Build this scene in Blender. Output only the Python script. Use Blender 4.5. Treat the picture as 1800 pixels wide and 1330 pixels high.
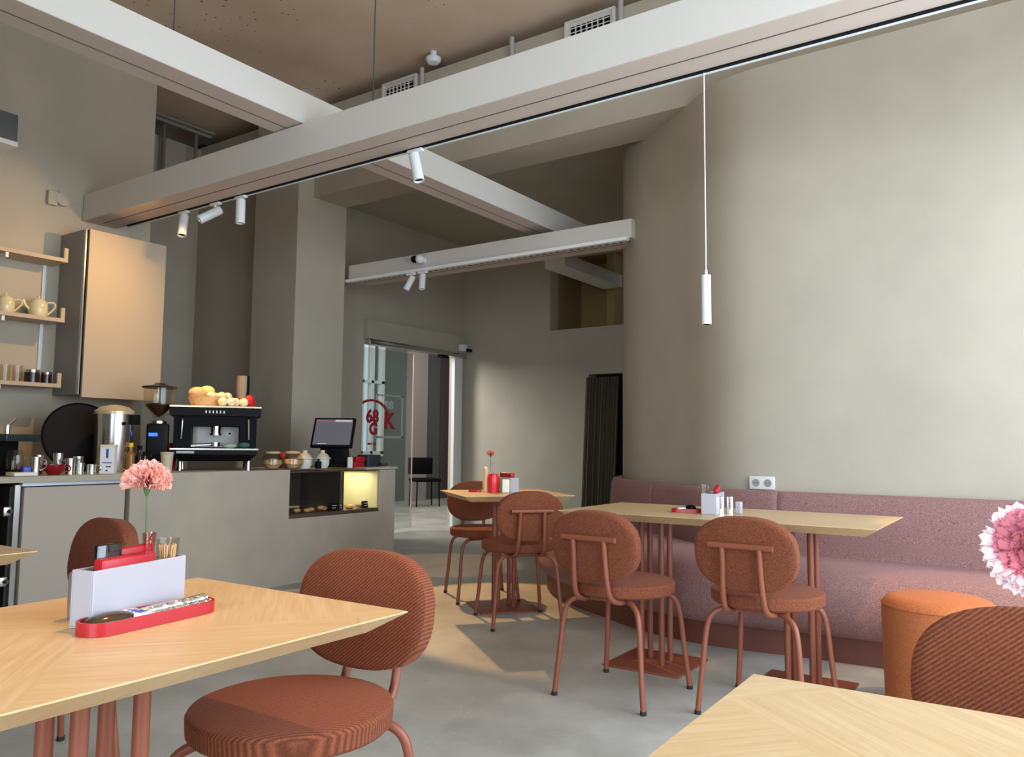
import bpy, bmesh, math, random
from mathutils import Vector, Matrix
random.seed(7)
for _o in list(bpy.data.objects): bpy.data.objects.remove(_o)
C = bpy.context.scene.collection
S = bpy.context.scene
PI = math.pi
# ------------------------------------------------------------------ camera
EYE = 1.09
cd = bpy.data.cameras.new('camera'); cam = bpy.data.objects.new('camera', cd); C.objects.link(cam)
cd.sensor_fit = 'HORIZONTAL'; cd.sensor_width = 36; cd.lens = 36*1404/1800; cd.clip_start = .02
_y, _p, _r = map(math.radians, (34.62, 4.75, .54))
fw = Vector((-math.sin(_y)*math.cos(_p), math.cos(_y)*math.cos(_p), math.sin(_p)))
rt = Vector((math.cos(_y), math.sin(_y), 0)); up = rt.cross(fw)
r2 = math.cos(_r)*rt + math.sin(_r)*up; u2 = -math.sin(_r)*rt + math.cos(_r)*up
M = Matrix((r2, u2, -fw)).transposed().to_4x4(); M.translation = (0, 0, EYE)
cam.matrix_world = M
S.camera = cam
# ------------------------------------------------------------------ world, exposure
W = bpy.data.worlds.new('world'); S.world = W; W.use_nodes = True
_bg = W.node_tree.nodes['Background']; _bg.inputs[0].default_value = (.71, .85, 1, 1); _bg.inputs[1].default_value = .8
S.view_settings.view_transform = 'Standard'; S.view_settings.look = 'None'
S.view_settings.exposure = 0.08; S.view_settings.gamma = 1; S.view_settings.use_curve_mapping = False
def area(name, loc, rot, sx, sy, energy, col):
    l = bpy.data.lights.new(name, 'AREA'); l.shape = 'RECTANGLE'; l.size = sx; l.size_y = sy; l.energy = energy; l.color = col
    o = bpy.data.objects.new(name, l); C.objects.link(o); o.location = loc; o.rotation_euler = rot
    return o
def spot(name, loc, aim, energy, deg, col=(1, .60, .24), blend=.25, size=.02):
    l = bpy.data.lights.new(name, 'SPOT'); l.energy = energy; l.spot_size = math.radians(deg); l.spot_blend = blend; l.color = col
    l.shadow_soft_size = size
    o = bpy.data.objects.new(name, l); C.objects.link(o); o.location = loc
    o.rotation_euler = (Vector(aim)-Vector(loc)).to_track_quat('-Z', 'Y').to_euler()
    return o
# daylight through the two window walls (right side and behind the camera)
area('daylight_right', (1.42, 2.6, 1.75), (0, math.radians(80), 0), 2.7, 4.4, 245, (.71, .85, 1))
area('daylight_behind', (.3, -2.6, 1.7), (math.radians(88), 0, 0), 2.0, 2.2, 190, (.71, .85, 1))
_c = area('corridor_daylight', (-8.9, 6.15, 3.2), (0, 0, 0), 1.2, 1.6, 190, (.95, .97, 1))
_c.rotation_euler = (Vector((-5.6, 8.3, .9))-_c.location).to_track_quat('-Z', 'Y').to_euler()
area('corridor_fill', (-8.6, 10.5, 3.6), (0, 0, 0), 1.5, 3.0, 45, (.95, .98, 1))  # unseen fill light added to brighten the corridor

# ------------------------------------------------------------------ materials
MAT = {}
def mat(name, col, rough=.6, metal=0, bump=0, bscale=60, var=0, vscale=4, spec=.5, emis=None, estr=0, alpha=1, coat=0, sheen=0):
    if name in MAT: return MAT[name]
    m = bpy.data.materials.new(name); m.use_nodes = True; nt = m.node_tree; N = nt.nodes; L = nt.links
    b = N['Principled BSDF']; b.inputs['Base Color'].default_value = (*col, 1); b.inputs['Roughness'].default_value = rough
    b.inputs['Metallic'].default_value = metal; b.inputs['Specular IOR Level'].default_value = spec
    if coat: b.inputs['Coat Weight'].default_value = coat
    if sheen: b.inputs['Sheen Weight'].default_value = sheen
    if emis: b.inputs['Emission Color'].default_value = (*emis, 1); b.inputs['Emission Strength'].default_value = estr
    if bump or var: tc = N.new('ShaderNodeTexCoord')
    if var:
        n = N.new('ShaderNodeTexNoise'); n.inputs['Scale'].default_value = vscale; n.inputs['Detail'].default_value = 6
        L.new(tc.outputs['Object'], n.inputs['Vector'])
        r = N.new('ShaderNodeMapRange'); r.inputs['From Min'].default_value = .3; r.inputs['From Max'].default_value = .7
        r.inputs['To Min'].default_value = 1-var; r.inputs['To Max'].default_value = 1+var
        L.new(n.outputs['Fac'], r.inputs['Value'])
        v = N.new('ShaderNodeVectorMath'); v.operation = 'SCALE'; v.inputs[0].default_value = col
        L.new(r.outputs[0], v.inputs['Scale']); L.new(v.outputs[0], b.inputs['Base Color'])
    if bump:
        n = N.new('ShaderNodeTexNoise'); n.inputs['Scale'].default_value = bscale; n.inputs['Detail'].default_value = 4
        L.new(tc.outputs['Object'], n.inputs['Vector'])
        bp = N.new('ShaderNodeBump'); bp.inputs['Strength'].default_value = bump; bp.inputs['Distance'].default_value = .01
        L.new(n.outputs['Fac'], bp.inputs['Height']); L.new(bp.outputs[0], b.inputs['Normal'])
    MAT[name] = m; return m
def fabric(name, col, ribs=0, ribrot=0.6, dark=.55):
    """woven cloth: fine mottled yarn, optional corduroy ribs"""
    if name in MAT: return MAT[name]
    m = bpy.data.materials.new(name); m.use_nodes = True; nt = m.node_tree; N = nt.nodes; L = nt.links
    b = N['Principled BSDF']; b.inputs['Roughness'].default_value = .95; b.inputs['Specular IOR Level'].default_value = .15
    b.inputs['Sheen Weight'].default_value = .25; b.inputs['Sheen Roughness'].default_value = .5
    b.inputs['Sheen Tint'].default_value = (*[min(1, c*2.2+.1) for c in col], 1)
    tc = N.new('ShaderNodeTexCoord')
    n = N.new('ShaderNodeTexNoise'); n.inputs['Scale'].default_value = 260; n.inputs['Detail'].default_value = 3
    L.new(tc.outputs['Object'], n.inputs['Vector'])
    cr = N.new('ShaderNodeMapRange'); cr.inputs['From Min'].default_value = .32; cr.inputs['From Max'].default_value = .68
    cr.inputs['To Min'].default_value = dark; cr.inputs['To Max'].default_value = 2-dark
    L.new(n.outputs['Fac'], cr.inputs['Value'])
    fac = cr.outputs[0]; hgt = n.outputs['Fac']
    if ribs:
        mp = N.new('ShaderNodeMapping'); mp.inputs['Rotation'].default_value = (0, ribrot, 0) if ribs > 0 else (0, 0, ribrot)
        L.new(tc.outputs['Object'], mp.inputs['Vector'])
        w = N.new('ShaderNodeTexWave'); w.inputs['Scale'].default_value = abs(ribs); w.inputs['Distortion'].default_value = .3
        w.bands_direction = 'X'; L.new(mp.outputs[0], w.inputs['Vector'])
        r2_ = N.new('ShaderNodeMapRange'); r2_.inputs['To Min'].default_value = .62; r2_.inputs['To Max'].default_value = 1.25
        L.new(w.outputs['Fac'], r2_.inputs['Value'])
        mu = N.new('ShaderNodeMath'); mu.operation = 'MULTIPLY'; L.new(fac, mu.inputs[0]); L.new(r2_.outputs[0], mu.inputs[1]); fac = mu.outputs[0]
        ad = N.new('ShaderNodeMath'); ad.operation = 'ADD'; L.new(w.outputs['Fac'], ad.inputs[0]); L.new(hgt, ad.inputs[1]); hgt = ad.outputs[0]
    v = N.new('ShaderNodeVectorMath'); v.operation = 'SCALE'; v.inputs[0].default_value = col
    L.new(fac, v.inputs['Scale']); L.new(v.outputs[0], b.inputs['Base Color'])
    bp = N.new('ShaderNodeBump'); bp.inputs['Strength'].default_value = .5; bp.inputs['Distance'].default_value = .002
    L.new(hgt, bp.inputs['Height']); L.new(bp.outputs[0], b.inputs['Normal'])
    MAT[name] = m; return m
def wood():
    if 'oak' in MAT: return MAT['oak']
    m = bpy.data.materials.new('oak'); m.use_nodes = True; nt = m.node_tree; N = nt.nodes; L = nt.links
    b = N['Principled BSDF']; b.inputs['Roughness'].default_value = .38; b.inputs['Specular IOR Level'].default_value = .45
    tc = N.new('ShaderNodeTexCoord')
    rot = N.new('ShaderNodeMapping'); rot.inputs['Rotation'].default_value = (0, 0, math.radians(42)); L.new(tc.outputs['Object'], rot.inputs['Vector'])
    ck = N.new('ShaderNodeTexChecker'); ck.inputs['Scale'].default_value = 2.3; L.new(rot.outputs[0], ck.inputs['Vector'])
    def grain(sc):
        mp = N.new('ShaderNodeMapping'); mp.inputs['Scale'].default_value = sc; L.new(rot.outputs[0], mp.inputs['Vector'])
        n = N.new('ShaderNodeTexNoise'); n.inputs['Scale'].default_value = 5; n.inputs['Detail'].default_value = 7; n.inputs['Distortion'].default_value = .5
        L.new(mp.outputs[0], n.inputs['Vector']); return n.outputs['Fac']
    g1, g2 = grain((1.2, 22, 4)), grain((22, 1.2, 4))
    mx = N.new('ShaderNodeMix'); mx.data_type = 'FLOAT'; L.new(ck.outputs['Fac'], mx.inputs[0]); L.new(g1, mx.inputs[2]); L.new(g2, mx.inputs[3])
    bk = N.new('ShaderNodeTexBrick'); bk.inputs['Scale'].default_value = 4; bk.inputs['Mortar Size'].default_value = 0
    bk.inputs['Color1'].default_value = (.35, .35, .35, 1); bk.inputs['Color2'].default_value = (.65, .65, .65, 1); L.new(rot.outputs[0], bk.inputs['Vector'])
    ad = N.new('ShaderNodeMath'); ad.operation = 'MULTIPLY_ADD'; L.new(bk.outputs['Color'], ad.inputs[0]); ad.inputs[1].default_value = .16; L.new(mx.outputs[0], ad.inputs[2])
    cr = N.new('ShaderNodeValToRGB'); L.new(ad.outputs[0], cr.inputs[0])
    cr.color_ramp.elements[0].position = .3; cr.color_ramp.elements[0].color = (.57, .36, .16, 1)
    cr.color_ramp.elements[1].position = .82; cr.color_ramp.elements[1].color = (.71, .50, .28, 1)
    L.new(cr.outputs[0], b.inputs['Base Color'])
    bp = N.new('ShaderNodeBump'); bp.inputs['Strength'].default_value = .05; bp.inputs['Distance'].default_value = .002
    L.new(mx.outputs[0], bp.inputs['Height']); L.new(bp.outputs[0], b.inputs['Normal'])
    MAT['oak'] = m; return m
def concrete_ceiling():
    m = bpy.data.materials.new('ceiling_concrete'); m.use_nodes = True; nt = m.node_tree; N = nt.nodes; L = nt.links
    b = N['Principled BSDF']; b.inputs['Roughness'].default_value = .9
    tc = N.new('ShaderNodeTexCoord')
    n = N.new('ShaderNodeTexNoise'); n.inputs['Scale'].default_value = 1.1; n.inputs['Detail'].default_value = 8; L.new(tc.outputs['Object'], n.inputs['Vector'])
    cr = N.new('ShaderNodeValToRGB'); L.new(n.outputs['Fac'], cr.inputs[0])
    cr.color_ramp.elements[0].position = .35; cr.color_ramp.elements[0].color = (.60, .44, .30, 1)
    cr.color_ramp.elements[1].position = .7; cr.color_ramp.elements[1].color = (.74, .58, .44, 1)
    vo = N.new('ShaderNodeTexVoronoi'); vo.inputs['Scale'].default_value = 14; L.new(tc.outputs['Object'], vo.inputs['Vector'])
    n2 = N.new('ShaderNodeTexNoise'); n2.inputs['Scale'].default_value = .8; L.new(tc.outputs['Object'], n2.inputs['Vector'])
    a = N.new('ShaderNodeMath'); a.operation = 'MULTIPLY_ADD'; L.new(n2.outputs['Fac'], a.inputs[0]); a.inputs[1].default_value = .5; a.inputs[2].default_value = -.17
    lt = N.new('ShaderNodeMath'); lt.operation = 'LESS_THAN'; L.new(vo.outputs['Distance'], lt.inputs[0]); L.new(a.outputs[0], lt.inputs[1])
    mx = N.new('ShaderNodeMix'); mx.data_type = 'RGBA'; L.new(lt.outputs[0], mx.inputs[0]); L.new(cr.outputs[0], mx.inputs[6]); mx.inputs[7].default_value = (.13, .10, .08, 1)
    # board joints of the formwork
    mp = N.new('ShaderNodeSeparateXYZ'); L.new(tc.outputs['Object'], mp.inputs[0])
    md = N.new('ShaderNodeMath'); md.operation = 'PINGPONG'; L.new(mp.outputs[0], md.inputs[0]); md.inputs[1].default_value = .55
    l2 = N.new('ShaderNodeMath'); l2.operation = 'LESS_THAN'; L.new(md.outputs[0], l2.inputs[0]); l2.inputs[1].default_value = .006
    sc = N.new('ShaderNodeMath'); sc.operation = 'MULTIPLY'; L.new(l2.outputs[0], sc.inputs[0]); sc.inputs[1].default_value = .5
    m2 = N.new('ShaderNodeMix'); m2.data_type = 'RGBA'; L.new(sc.outputs[0], m2.inputs[0]); L.new(mx.outputs[2], m2.inputs[6]); m2.inputs[7].default_value = (.55, .48, .4, 1)
    L.new(m2.outputs[2], b.inputs['Base Color'])
    return m
def floor_mat():
    m = bpy.data.materials.new('floor_screed'); m.use_nodes = True; nt = m.node_tree; N = nt.nodes; L = nt.links
    b = N['Principled BSDF']; b.inputs['Roughness'].default_value = .42; b.inputs['Specular IOR Level'].default_value = .4
    tc = N.new('ShaderNodeTexCoord')
    n = N.new('ShaderNodeTexNoise'); n.inputs['Scale'].default_value = 2.2; n.inputs['Detail'].default_value = 10; n.inputs['Roughness'].default_value = .62; L.new(tc.outputs['Object'], n.inputs['Vector'])
    cr = N.new('ShaderNodeValToRGB'); L.new(n.outputs['Fac'], cr.inputs[0])
    cr.color_ramp.elements[0].position = .32; cr.color_ramp.elements[0].color = (.34, .315, .27, 1)
    cr.color_ramp.elements[1].position = .7; cr.color_ramp.elements[1].color = (.53, .50, .44, 1)
    # fine pale scratches and hairline cracks
    v = N.new('ShaderNodeTexVoronoi'); v.feature = 'DISTANCE_TO_EDGE'; v.inputs['Scale'].default_value = 1.3
    n3 = N.new('ShaderNodeTexNoise'); n3.inputs['Scale'].default_value = 3; n3.inputs['Detail'].default_value = 5; L.new(tc.outputs['Object'], n3.inputs['Vector'])
    va = N.new('ShaderNodeVectorMath'); va.operation = 'ADD'; L.new(tc.outputs['Object'], va.inputs[0]); L.new(n3.outputs['Color'], va.inputs[1]); L.new(va.outputs[0], v.inputs['Vector'])
    lt = N.new('ShaderNodeMath'); lt.operation = 'LESS_THAN'; L.new(v.outputs['Distance'], lt.inputs[0]); lt.inputs[1].default_value = .0028
    sc = N.new('ShaderNodeMath'); sc.operation = 'MULTIPLY'; L.new(lt.outputs[0], sc.inputs[0]); L.new(n.outputs['Fac'], sc.inputs[1])
    mx = N.new('ShaderNodeMix'); mx.data_type = 'RGBA'; L.new(sc.outputs[0], mx.inputs[0]); L.new(cr.outputs[0], mx.inputs[6]); mx.inputs[7].default_value = (.55, .54, .5, 1)
    L.new(mx.outputs[2], b.inputs['Base Color'])
    rr = N.new('ShaderNodeMapRange'); rr.inputs['To Min'].default_value = .3; rr.inputs['To Max'].default_value = .6; L.new(n.outputs['Fac'], rr.inputs['Value']); L.new(rr.outputs[0], b.inputs['Roughness'])
    return m
def glass(name, tint=(1, 1, 1), refl=.12):
    if name in MAT: return MAT[name]
    m = bpy.data.materials.new(name); m.use_nodes = True; nt = m.node_tree; N = nt.nodes; L = nt.links
    N.remove(N['Principled BSDF']); out = N['Material Output']
    t = N.new('ShaderNodeBsdfTransparent'); t.inputs[0].default_value = (*tint, 1)
    g = N.new('ShaderNodeBsdfGlossy'); g.inputs['Roughness'].default_value = .03
    fr = N.new('ShaderNodeLayerWeight'); fr.inputs[0].default_value = .35
    pw = N.new('ShaderNodeMath'); pw.operation = 'POWER'; L.new(fr.outputs['Facing'], pw.inputs[0]); pw.inputs[1].default_value = 2.5
    ad = N.new('ShaderNodeMath'); ad.operation = 'MULTIPLY_ADD'; ad.inputs[1].default_value = .3; ad.inputs[2].default_value = refl*.5; ad.use_clamp = True; L.new(pw.outputs[0], ad.inputs[0])
    x = N.new('ShaderNodeMixShader'); L.new(ad.outputs[0], x.inputs[0]); L.new(t.outputs[0], x.inputs[1]); L.new(g.outputs[0], x.inputs[2]); L.new(x.outputs[0], out.inputs[0])
    MAT[name] = m; return m

plaster = mat('plaster', (.465, .408, .318), .85, bump=.12, bscale=220, var=.05, vscale=2.5)
beam_paint = mat('beam_paint', (.66, .62, .56), .6, bump=.04, bscale=200)
beam_dark = mat('joint_dark', (.10, .08, .07), .8)
white_metal = mat('white_powder_coat', (.78, .78, .76), .4)
terra = mat('terracotta_metal', (.245, .068, .034), .42, spec=.5)
rust = fabric('rust_cloth', (.185, .056, .027), dark=.6)
rust_rib = fabric('rust_corduroy', (.20, .06, .029), ribs=44, ribrot=.9, dark=.8)
rust_rib_seat = fabric('rust_corduroy_seat', (.20, .06, .029), ribs=-44, ribrot=.75, dark=.8)
rose = fabric('dusty_rose_cloth', (.29, .155, .14), dark=.55)
orange_cloth = fabric('orange_cloth', (.40, .125, .045), dark=.75)
oak = wood()
black = mat('black_plastic', (.005, .005, .006), .6, spec=.12)
black_gloss = mat('black_gloss', (.004, .004, .0045), .4, spec=.12)
rubber = mat('black_rubber', (.015, .015, .015), .8)
steel = mat('brushed_steel', (.62, .61, .59), .22, metal=1)
chrome = mat('chrome', (.8, .8, .8), .08, metal=1)
redp = mat('red_plastic', (.42, .012, .02), .35)
red_dark = mat('dark_red_ceramic', (.25, .005, .01), .2)
whitep = mat('white_plastic', (.42, .40, .43), .35)
cream = mat('cream_ceramic', (.72, .62, .45), .35)
cab_sand = mat('cabinet_laminate', (.50, .40, .28), .6)
counter_m = mat('counter_render', (.44, .38, .30), .8, bump=.1, bscale=250, var=.06, vscale=5)
kraft = mat('kraft_paper', (.55, .40, .25), .8)
green = mat('stem_green', (.07, .13, .04), .6)
pink = mat('carnation_pink', (.90, .47, .39), .75, var=.15, vscale=40)
pale_pink = mat('pale_carnation', (.72, .22, .27), .75, var=.35, vscale=16)
petal_white = mat('petal_white', (.80, .60, .60), .7)
cl_glass = glass('clear_glass'); dk_glass = glass('smoked_glass', (.25, .25, .25), .2); door_glass = glass('door_glass', (.86, .9, .88), .1)
jar_glass = glass('jar_glass', (.93, .92, .88), .06)
bean = mat('coffee_beans', (.06, .025, .01), .4, bump=.8, bscale=60)
blue_led = mat('blue_display', (.01, .02, .1), .3, emis=(.02, .10, 1), estr=2.5)
yellow = mat('yellow_plastic', (.85, .5, .02), .4)
blue_ink = mat('blue_ink', (.03, .06, .35), .6)
paper = mat('white_paper', (.82, .80, .76), .8)
biscuit = mat('biscuit', (.62, .36, .12), .8, var=.3, vscale=30)
grey_dark = mat('dark_grey', (.06, .065, .07), .5)
foil = mat('silver_foil', (.75, .77, .8), .25, metal=1, bump=.7, bscale=50)

# ------------------------------------------------------------------ mesh helpers
class MB:
    def __init__(s): s.bm = bmesh.new()
    def face(s, vs):
        try: return s.bm.faces.new(vs)
        except ValueError: return None
    def box(s, c, d, rz=0, rx=0, ry=0, bev=0):
        b = bmesh.new(); bmesh.ops.create_cube(b, size=1)
        for v in b.verts: v.co = Vector((v.co.x*d[0], v.co.y*d[1], v.co.z*d[2]))
        if bev: bmesh.ops.bevel(b, geom=list(b.edges), offset=bev, segments=3, profile=.5, affect='EDGES')
        m = Matrix.Translation(c) @ Matrix.Rotation(rz, 4, 'Z') @ Matrix.Rotation(ry, 4, 'Y') @ Matrix.Rotation(rx, 4, 'X')
        b.transform(m); s.merge(b); return s
    def rng(s, x0, x1, y0, y1, z0, z1, bev=0): return s.box(((x0+x1)/2, (y0+y1)/2, (z0+z1)/2), (x1-x0, y1-y0, z1-z0), bev=bev)
    def merge(s, b):
        mp = {v: s.bm.verts.new(v.co) for v in b.verts}
        for f in b.faces: s.face([mp[v] for v in f.verts])
        b.free()
    def lathe(s, prof, c=(0, 0, 0), seg=28, m=None):
        """prof: list of (radius, z); closed with caps"""
        m = m or Matrix.Identity(4); c = Vector(c); rings = []
        for r, z in prof:
            if r < 1e-5: rings.append([s.bm.verts.new(m @ Vector((0, 0, z)) + c)])
            else: rings.append([s.bm.verts.new(m @ Vector((r*math.cos(2*PI*i/seg), r*math.sin(2*PI*i/seg), z)) + c) for i in range(seg)])
        for a, b in zip(rings, rings[1:]):
            for i in range(seg):
                j = (i+1) % seg
                if len(a) == 1 and len(b) == 1: continue
                if len(a) == 1: s.face([a[0], b[i], b[j]][::-1])
                elif len(b) == 1: s.face([a[i], a[j], b[0]])
                else: s.face([a[i], a[j], b[j], b[i]])
        if len(rings[0]) > 1: s.face(rings[0][::-1])
        if len(rings[-1]) > 1: s.face(rings[-1])
        return s
    def cyl(s, p0, p1, r, r1=None, seg=20):
        p0, p1 = Vector(p0), Vector(p1); d = p1-p0; m = d.to_track_quat('Z', 'Y').to_matrix().to_4x4()
        return s.lathe([(r, 0), (r if r1 is None else r1, d.length)], p0, seg, m)
    def tube(s, pts, r, seg=12, sm=4):
        P = [Vector(p) for p in pts]
        if sm > 1 and len(P) > 2:
            Q = []
            for i in range(len(P)-1):
                a = P[max(i-1, 0)]; b = P[i]; c = P[i+1]; d = P[min(i+2, len(P)-1)]
                for k in range(sm):
                    t = k/sm
                    Q.append(.5*((2*b)+(-a+c)*t+(2*a-5*b+4*c-d)*t*t+(-a+3*b-3*c+d)*t**3))
            Q.append(P[-1]); P = Q
        rings = []; n = None
        for i, p in enumerate(P):
            t = (P[min(i+1, len(P)-1)]-P[max(i-1, 0)]).normalized()
            if n is None: n = t.orthogonal().normalized()
            else: n = (n-t*n.dot(t)).normalized()
            b = t.cross(n); rr = r[i*len(r)//len(P)] if isinstance(r, (list, tuple)) else r
            rings.append([s.bm.verts.new(p+rr*(math.cos(2*PI*k/seg)*n+math.sin(2*PI*k/seg)*b)) for k in range(seg)])
        for a, b in zip(rings, rings[1:]):
            for k in range(seg): s.face([a[k], a[(k+1) % seg], b[(k+1) % seg], b[k]])
        s.face(rings[0][::-1]); s.face(rings[-1]); return s
    def prism(s, poly, z0, z1, inset0=None):
        """polygon prism; inset0: a second polygon (same count) for the bottom"""
        lo = [s.bm.verts.new((x, y, z0)) for x, y in (inset0 or poly)]; hi = [s.bm.verts.new((x, y, z1)) for x, y in poly]
        n = len(poly)
        for i in range(n): s.face([lo[i], lo[(i+1) % n], hi[(i+1) % n], hi[i]])
        s.face(lo[::-1]); s.face(hi); return s
    def grid(s, rows, close_u=False, cap=False):
        V = [[s.bm.verts.new(p) for p in r] for r in rows]
        for a, b in zip(V, V[1:]):
            n = len(a)
            for i in range(n if close_u else n-1): s.face([a[i], a[(i+1) % n], b[(i+1) % n], b[i]])
        if cap: s.face(V[0][::-1]); s.face(V[-1])
        return s
    def sphere(s, c, r, sc=(1, 1, 1), u=16, v=10):
        return s.lathe([(max(1e-6, r*math.sin(PI*k/v)), -r*math.cos(PI*k/v)) for k in range(v+1)], c, u, Matrix.Diagonal((*sc, 1)))
    def build(s, name, m, parent=None, loc=None, smooth=True, kind=None, bevel=0, angle=35, rz=0):
        me = bpy.data.meshes.new(name)
        bmesh.ops.recalc_face_normals(s.bm, faces=s.bm.faces)
        s.bm.to_mesh(me); s.bm.free()
        me.materials.append(m)
        o = bpy.data.objects.new(name, me); C.objects.link(o)
        if smooth:
            me.polygons.foreach_set('use_smooth', [True]*len(me.polygons))
            me.set_sharp_from_angle(angle=math.radians(angle))
        if bevel:
            bv = o.modifiers.new('bevel', 'BEVEL'); bv.width = bevel; bv.segments = 2; bv.limit_method = 'ANGLE'
        if parent: o.parent = parent
        if loc: o.location = loc
        if rz: o.rotation_euler = (0, 0, rz)
        if kind: o['kind'] = kind
        return o
def struct(name, m, mb, **k): return mb.build(name, m, kind='structure', smooth=False, **k)
def tag(o, label, cat, group=None, kind=None):
    o['label'] = label; o['category'] = cat
    if group: o['group'] = group
    if kind: o['kind'] = kind
    return o
def thing(name, label, cat, loc=(0, 0, 0), rz=0, group=None):
    o = bpy.data.objects.new(name, None); C.objects.link(o); o.empty_display_size = .1
    o.location = loc; o.rotation_euler = (0, 0, rz); return tag(o, label, cat, group)
def copy_tree(o, parent=None):
    c = o.copy(); C.objects.link(c)
    if parent: c.parent = parent
    for ch in list(o.children): copy_tree(ch, c)
    return c
def place(o, loc, rz, label, group=None):
    o.location = loc; o.rotation_euler = (0, 0, rz); o['label'] = label
    if group: o['group'] = group
    return o

# ------------------------------------------------------------------ room shell
LW = -6.29       # wall behind the counter
DW = -6.81       # wall with the glass door
BW = 8.67        # back wall
CZ = 4.62
struct('floor', floor_mat(), MB().rng(-12, 1.5, -2.95, 14.6, -.2, 0))
ceil_m = concrete_ceiling()
struct('ceiling', ceil_m, MB().rng(-9.6, 1.5, -2.95, 9.1, CZ, CZ+.2))
struct('ceiling_back', plaster, MB().rng(-12, 1.5, 5.78, 14.6, 3.85, 4.05))
struct('wall_left', plaster, MB().rng(LW-.25, LW, -2.95, 3.71, 0, CZ))
struct('wall_alcove', plaster, MB().rng(-8.3, -8.1, 3.2, 5.5, 0, 4.46).rng(-8.1, -6.81, 5.352, 5.5, 0, 3.565).rng(-8.1, -6.54, 3.46, 3.71, 0, CZ))
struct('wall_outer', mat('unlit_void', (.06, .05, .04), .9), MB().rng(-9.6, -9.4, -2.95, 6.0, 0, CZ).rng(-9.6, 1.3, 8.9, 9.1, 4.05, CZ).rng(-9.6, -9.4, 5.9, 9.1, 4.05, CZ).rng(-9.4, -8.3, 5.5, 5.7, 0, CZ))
struct('wall_column', plaster, MB().rng(-6.81, -6.15, 5.155, 5.80, 0, CZ))
struct('wall_lintel', plaster, MB().rng(-8.3, 1.3, 5.352, 5.78, 3.565, 4.48))
# wall that carries the glass door (opening Y 6.76-8.62, Z 0-2.30)
struct('wall_door', plaster, MB().rng(DW-.2, DW, 5.80, 6.76, 0, 3.85).rng(DW-.2, DW, 6.76, 8.62, 2.30, 3.85).rng(DW-.2, DW, 8.62, BW+.2, 0, 3.85))
# back wall with the high niche and the curtained opening
struct('wall_back', plaster, MB().rng(DW, -5.40, BW, BW+.2, 0, 3.85).rng(-5.40, -4.83, BW, BW+.2, 0, 2.56)
       .rng(-4.83, -3.3, BW, BW+.2, 1.97, 2.56).rng(-5.40, -3.3, BW, BW+.2, 3.52, 3.85).rng(-4.36, -3.3, BW, BW+.2, 0, 1.97).rng(-3.9, -3.3, BW, BW+.2, 2.56, 3.52))
ochre = mat('niche_ochre', (.36, .25, .10), .85, bump=.1)
struct('wall_niche', ochre, MB().rng(-5.6, -3.7, 9.5, 9.6, 2.4, 3.7).rng(-5.5, -5.405, BW+.2, 9.5, 2.4, 3.7).rng(-5.6, -3.7, BW+.2, 9.5, 2.46, 2.56).rng(-5.6, -3.7, BW+.2, 9.5, 3.55, 3.65).rng(-4.75, -4.65, 9.0, 9.5, 2.56, 3.55))
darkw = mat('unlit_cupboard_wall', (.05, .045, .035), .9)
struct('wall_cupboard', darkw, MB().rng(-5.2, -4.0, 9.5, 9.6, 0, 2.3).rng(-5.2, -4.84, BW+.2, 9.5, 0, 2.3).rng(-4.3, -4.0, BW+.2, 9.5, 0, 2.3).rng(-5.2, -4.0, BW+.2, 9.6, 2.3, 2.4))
# the long right wall with its rounded end
def spline(P, n=6):
    P = [Vector((*p, 0)) if len(p) == 2 else Vector(p) for p in P]; Q = []
    for i in range(len(P)-1):
        a = P[max(i-1, 0)]; b = P[i]; c = P[i+1]; d = P[min(i+2, len(P)-1)]
        for k in range(n):
            t = k/n; Q.append(.5*((2*b)+(-a+c)*t+(2*a-5*b+4*c-d)*t*t+(-a+3*b-3*c+d)*t**3))
    Q.append(P[-1]); return Q
WP = [(1.3, 5.04), (0, 5.04), (-.96, 5.04), (-1.45, 5.04), (-1.75, 5.075), (-1.98, 5.19), (-2.25, 5.42), (-2.55, 5.66), (-2.82, 5.88), (-3.05, 6.13), (-3.22, 6.42), (-3.32, 6.75), (-3.37, 7.2), (-3.38, 8.67)]
wp = [(p.x, p.y) for p in spline(WP, 6)]
_w = MB().prism(wp + [(1.3, 8.67)], 0, 3.565)
_hi = [q for q in wp if q[1] > 5.60]
_w.prism(_hi + [(1.3, 8.67), (1.3, _hi[0][1])], 3.565, 3.85)
o = _w.build('wall_right', plaster, kind='structure', angle=25)
# window wall on the right and behind (outside the photo's frame; the daylight comes through them)
fr = MB().rng(1.3, 1.5, -2.8, 5.04, 0, .3).rng(1.3, 1.5, -2.8, 5.04, 3.2, CZ).rng(1.3, 1.5, 4.85, 5.04, 0, CZ).rng(1.3, 1.5, 5.04, 8.7, 0, CZ).rng(1.3, 1.5, -2.8, .4, .3, 3.2)
for y in (1.9, 3.4): fr.rng(1.32, 1.40, y-.04, y+.04, .3, 3.2)
struct('wall_window_side', plaster, fr)
struct('wall_behind', plaster, MB().rng(-6.5, -.8, -2.95, -2.75, 0, CZ).rng(-.8, 1.5, -2.95, -2.75, 0, .4).rng(-.8, 1.5, -2.95, -2.75, 2.9, CZ))
struct('wall_light_blocker', plaster, MB().rng(-1.35, -1.2, -2.75, -.95, 0, CZ))  # unseen wall added to keep the rear daylight off the left side
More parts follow.
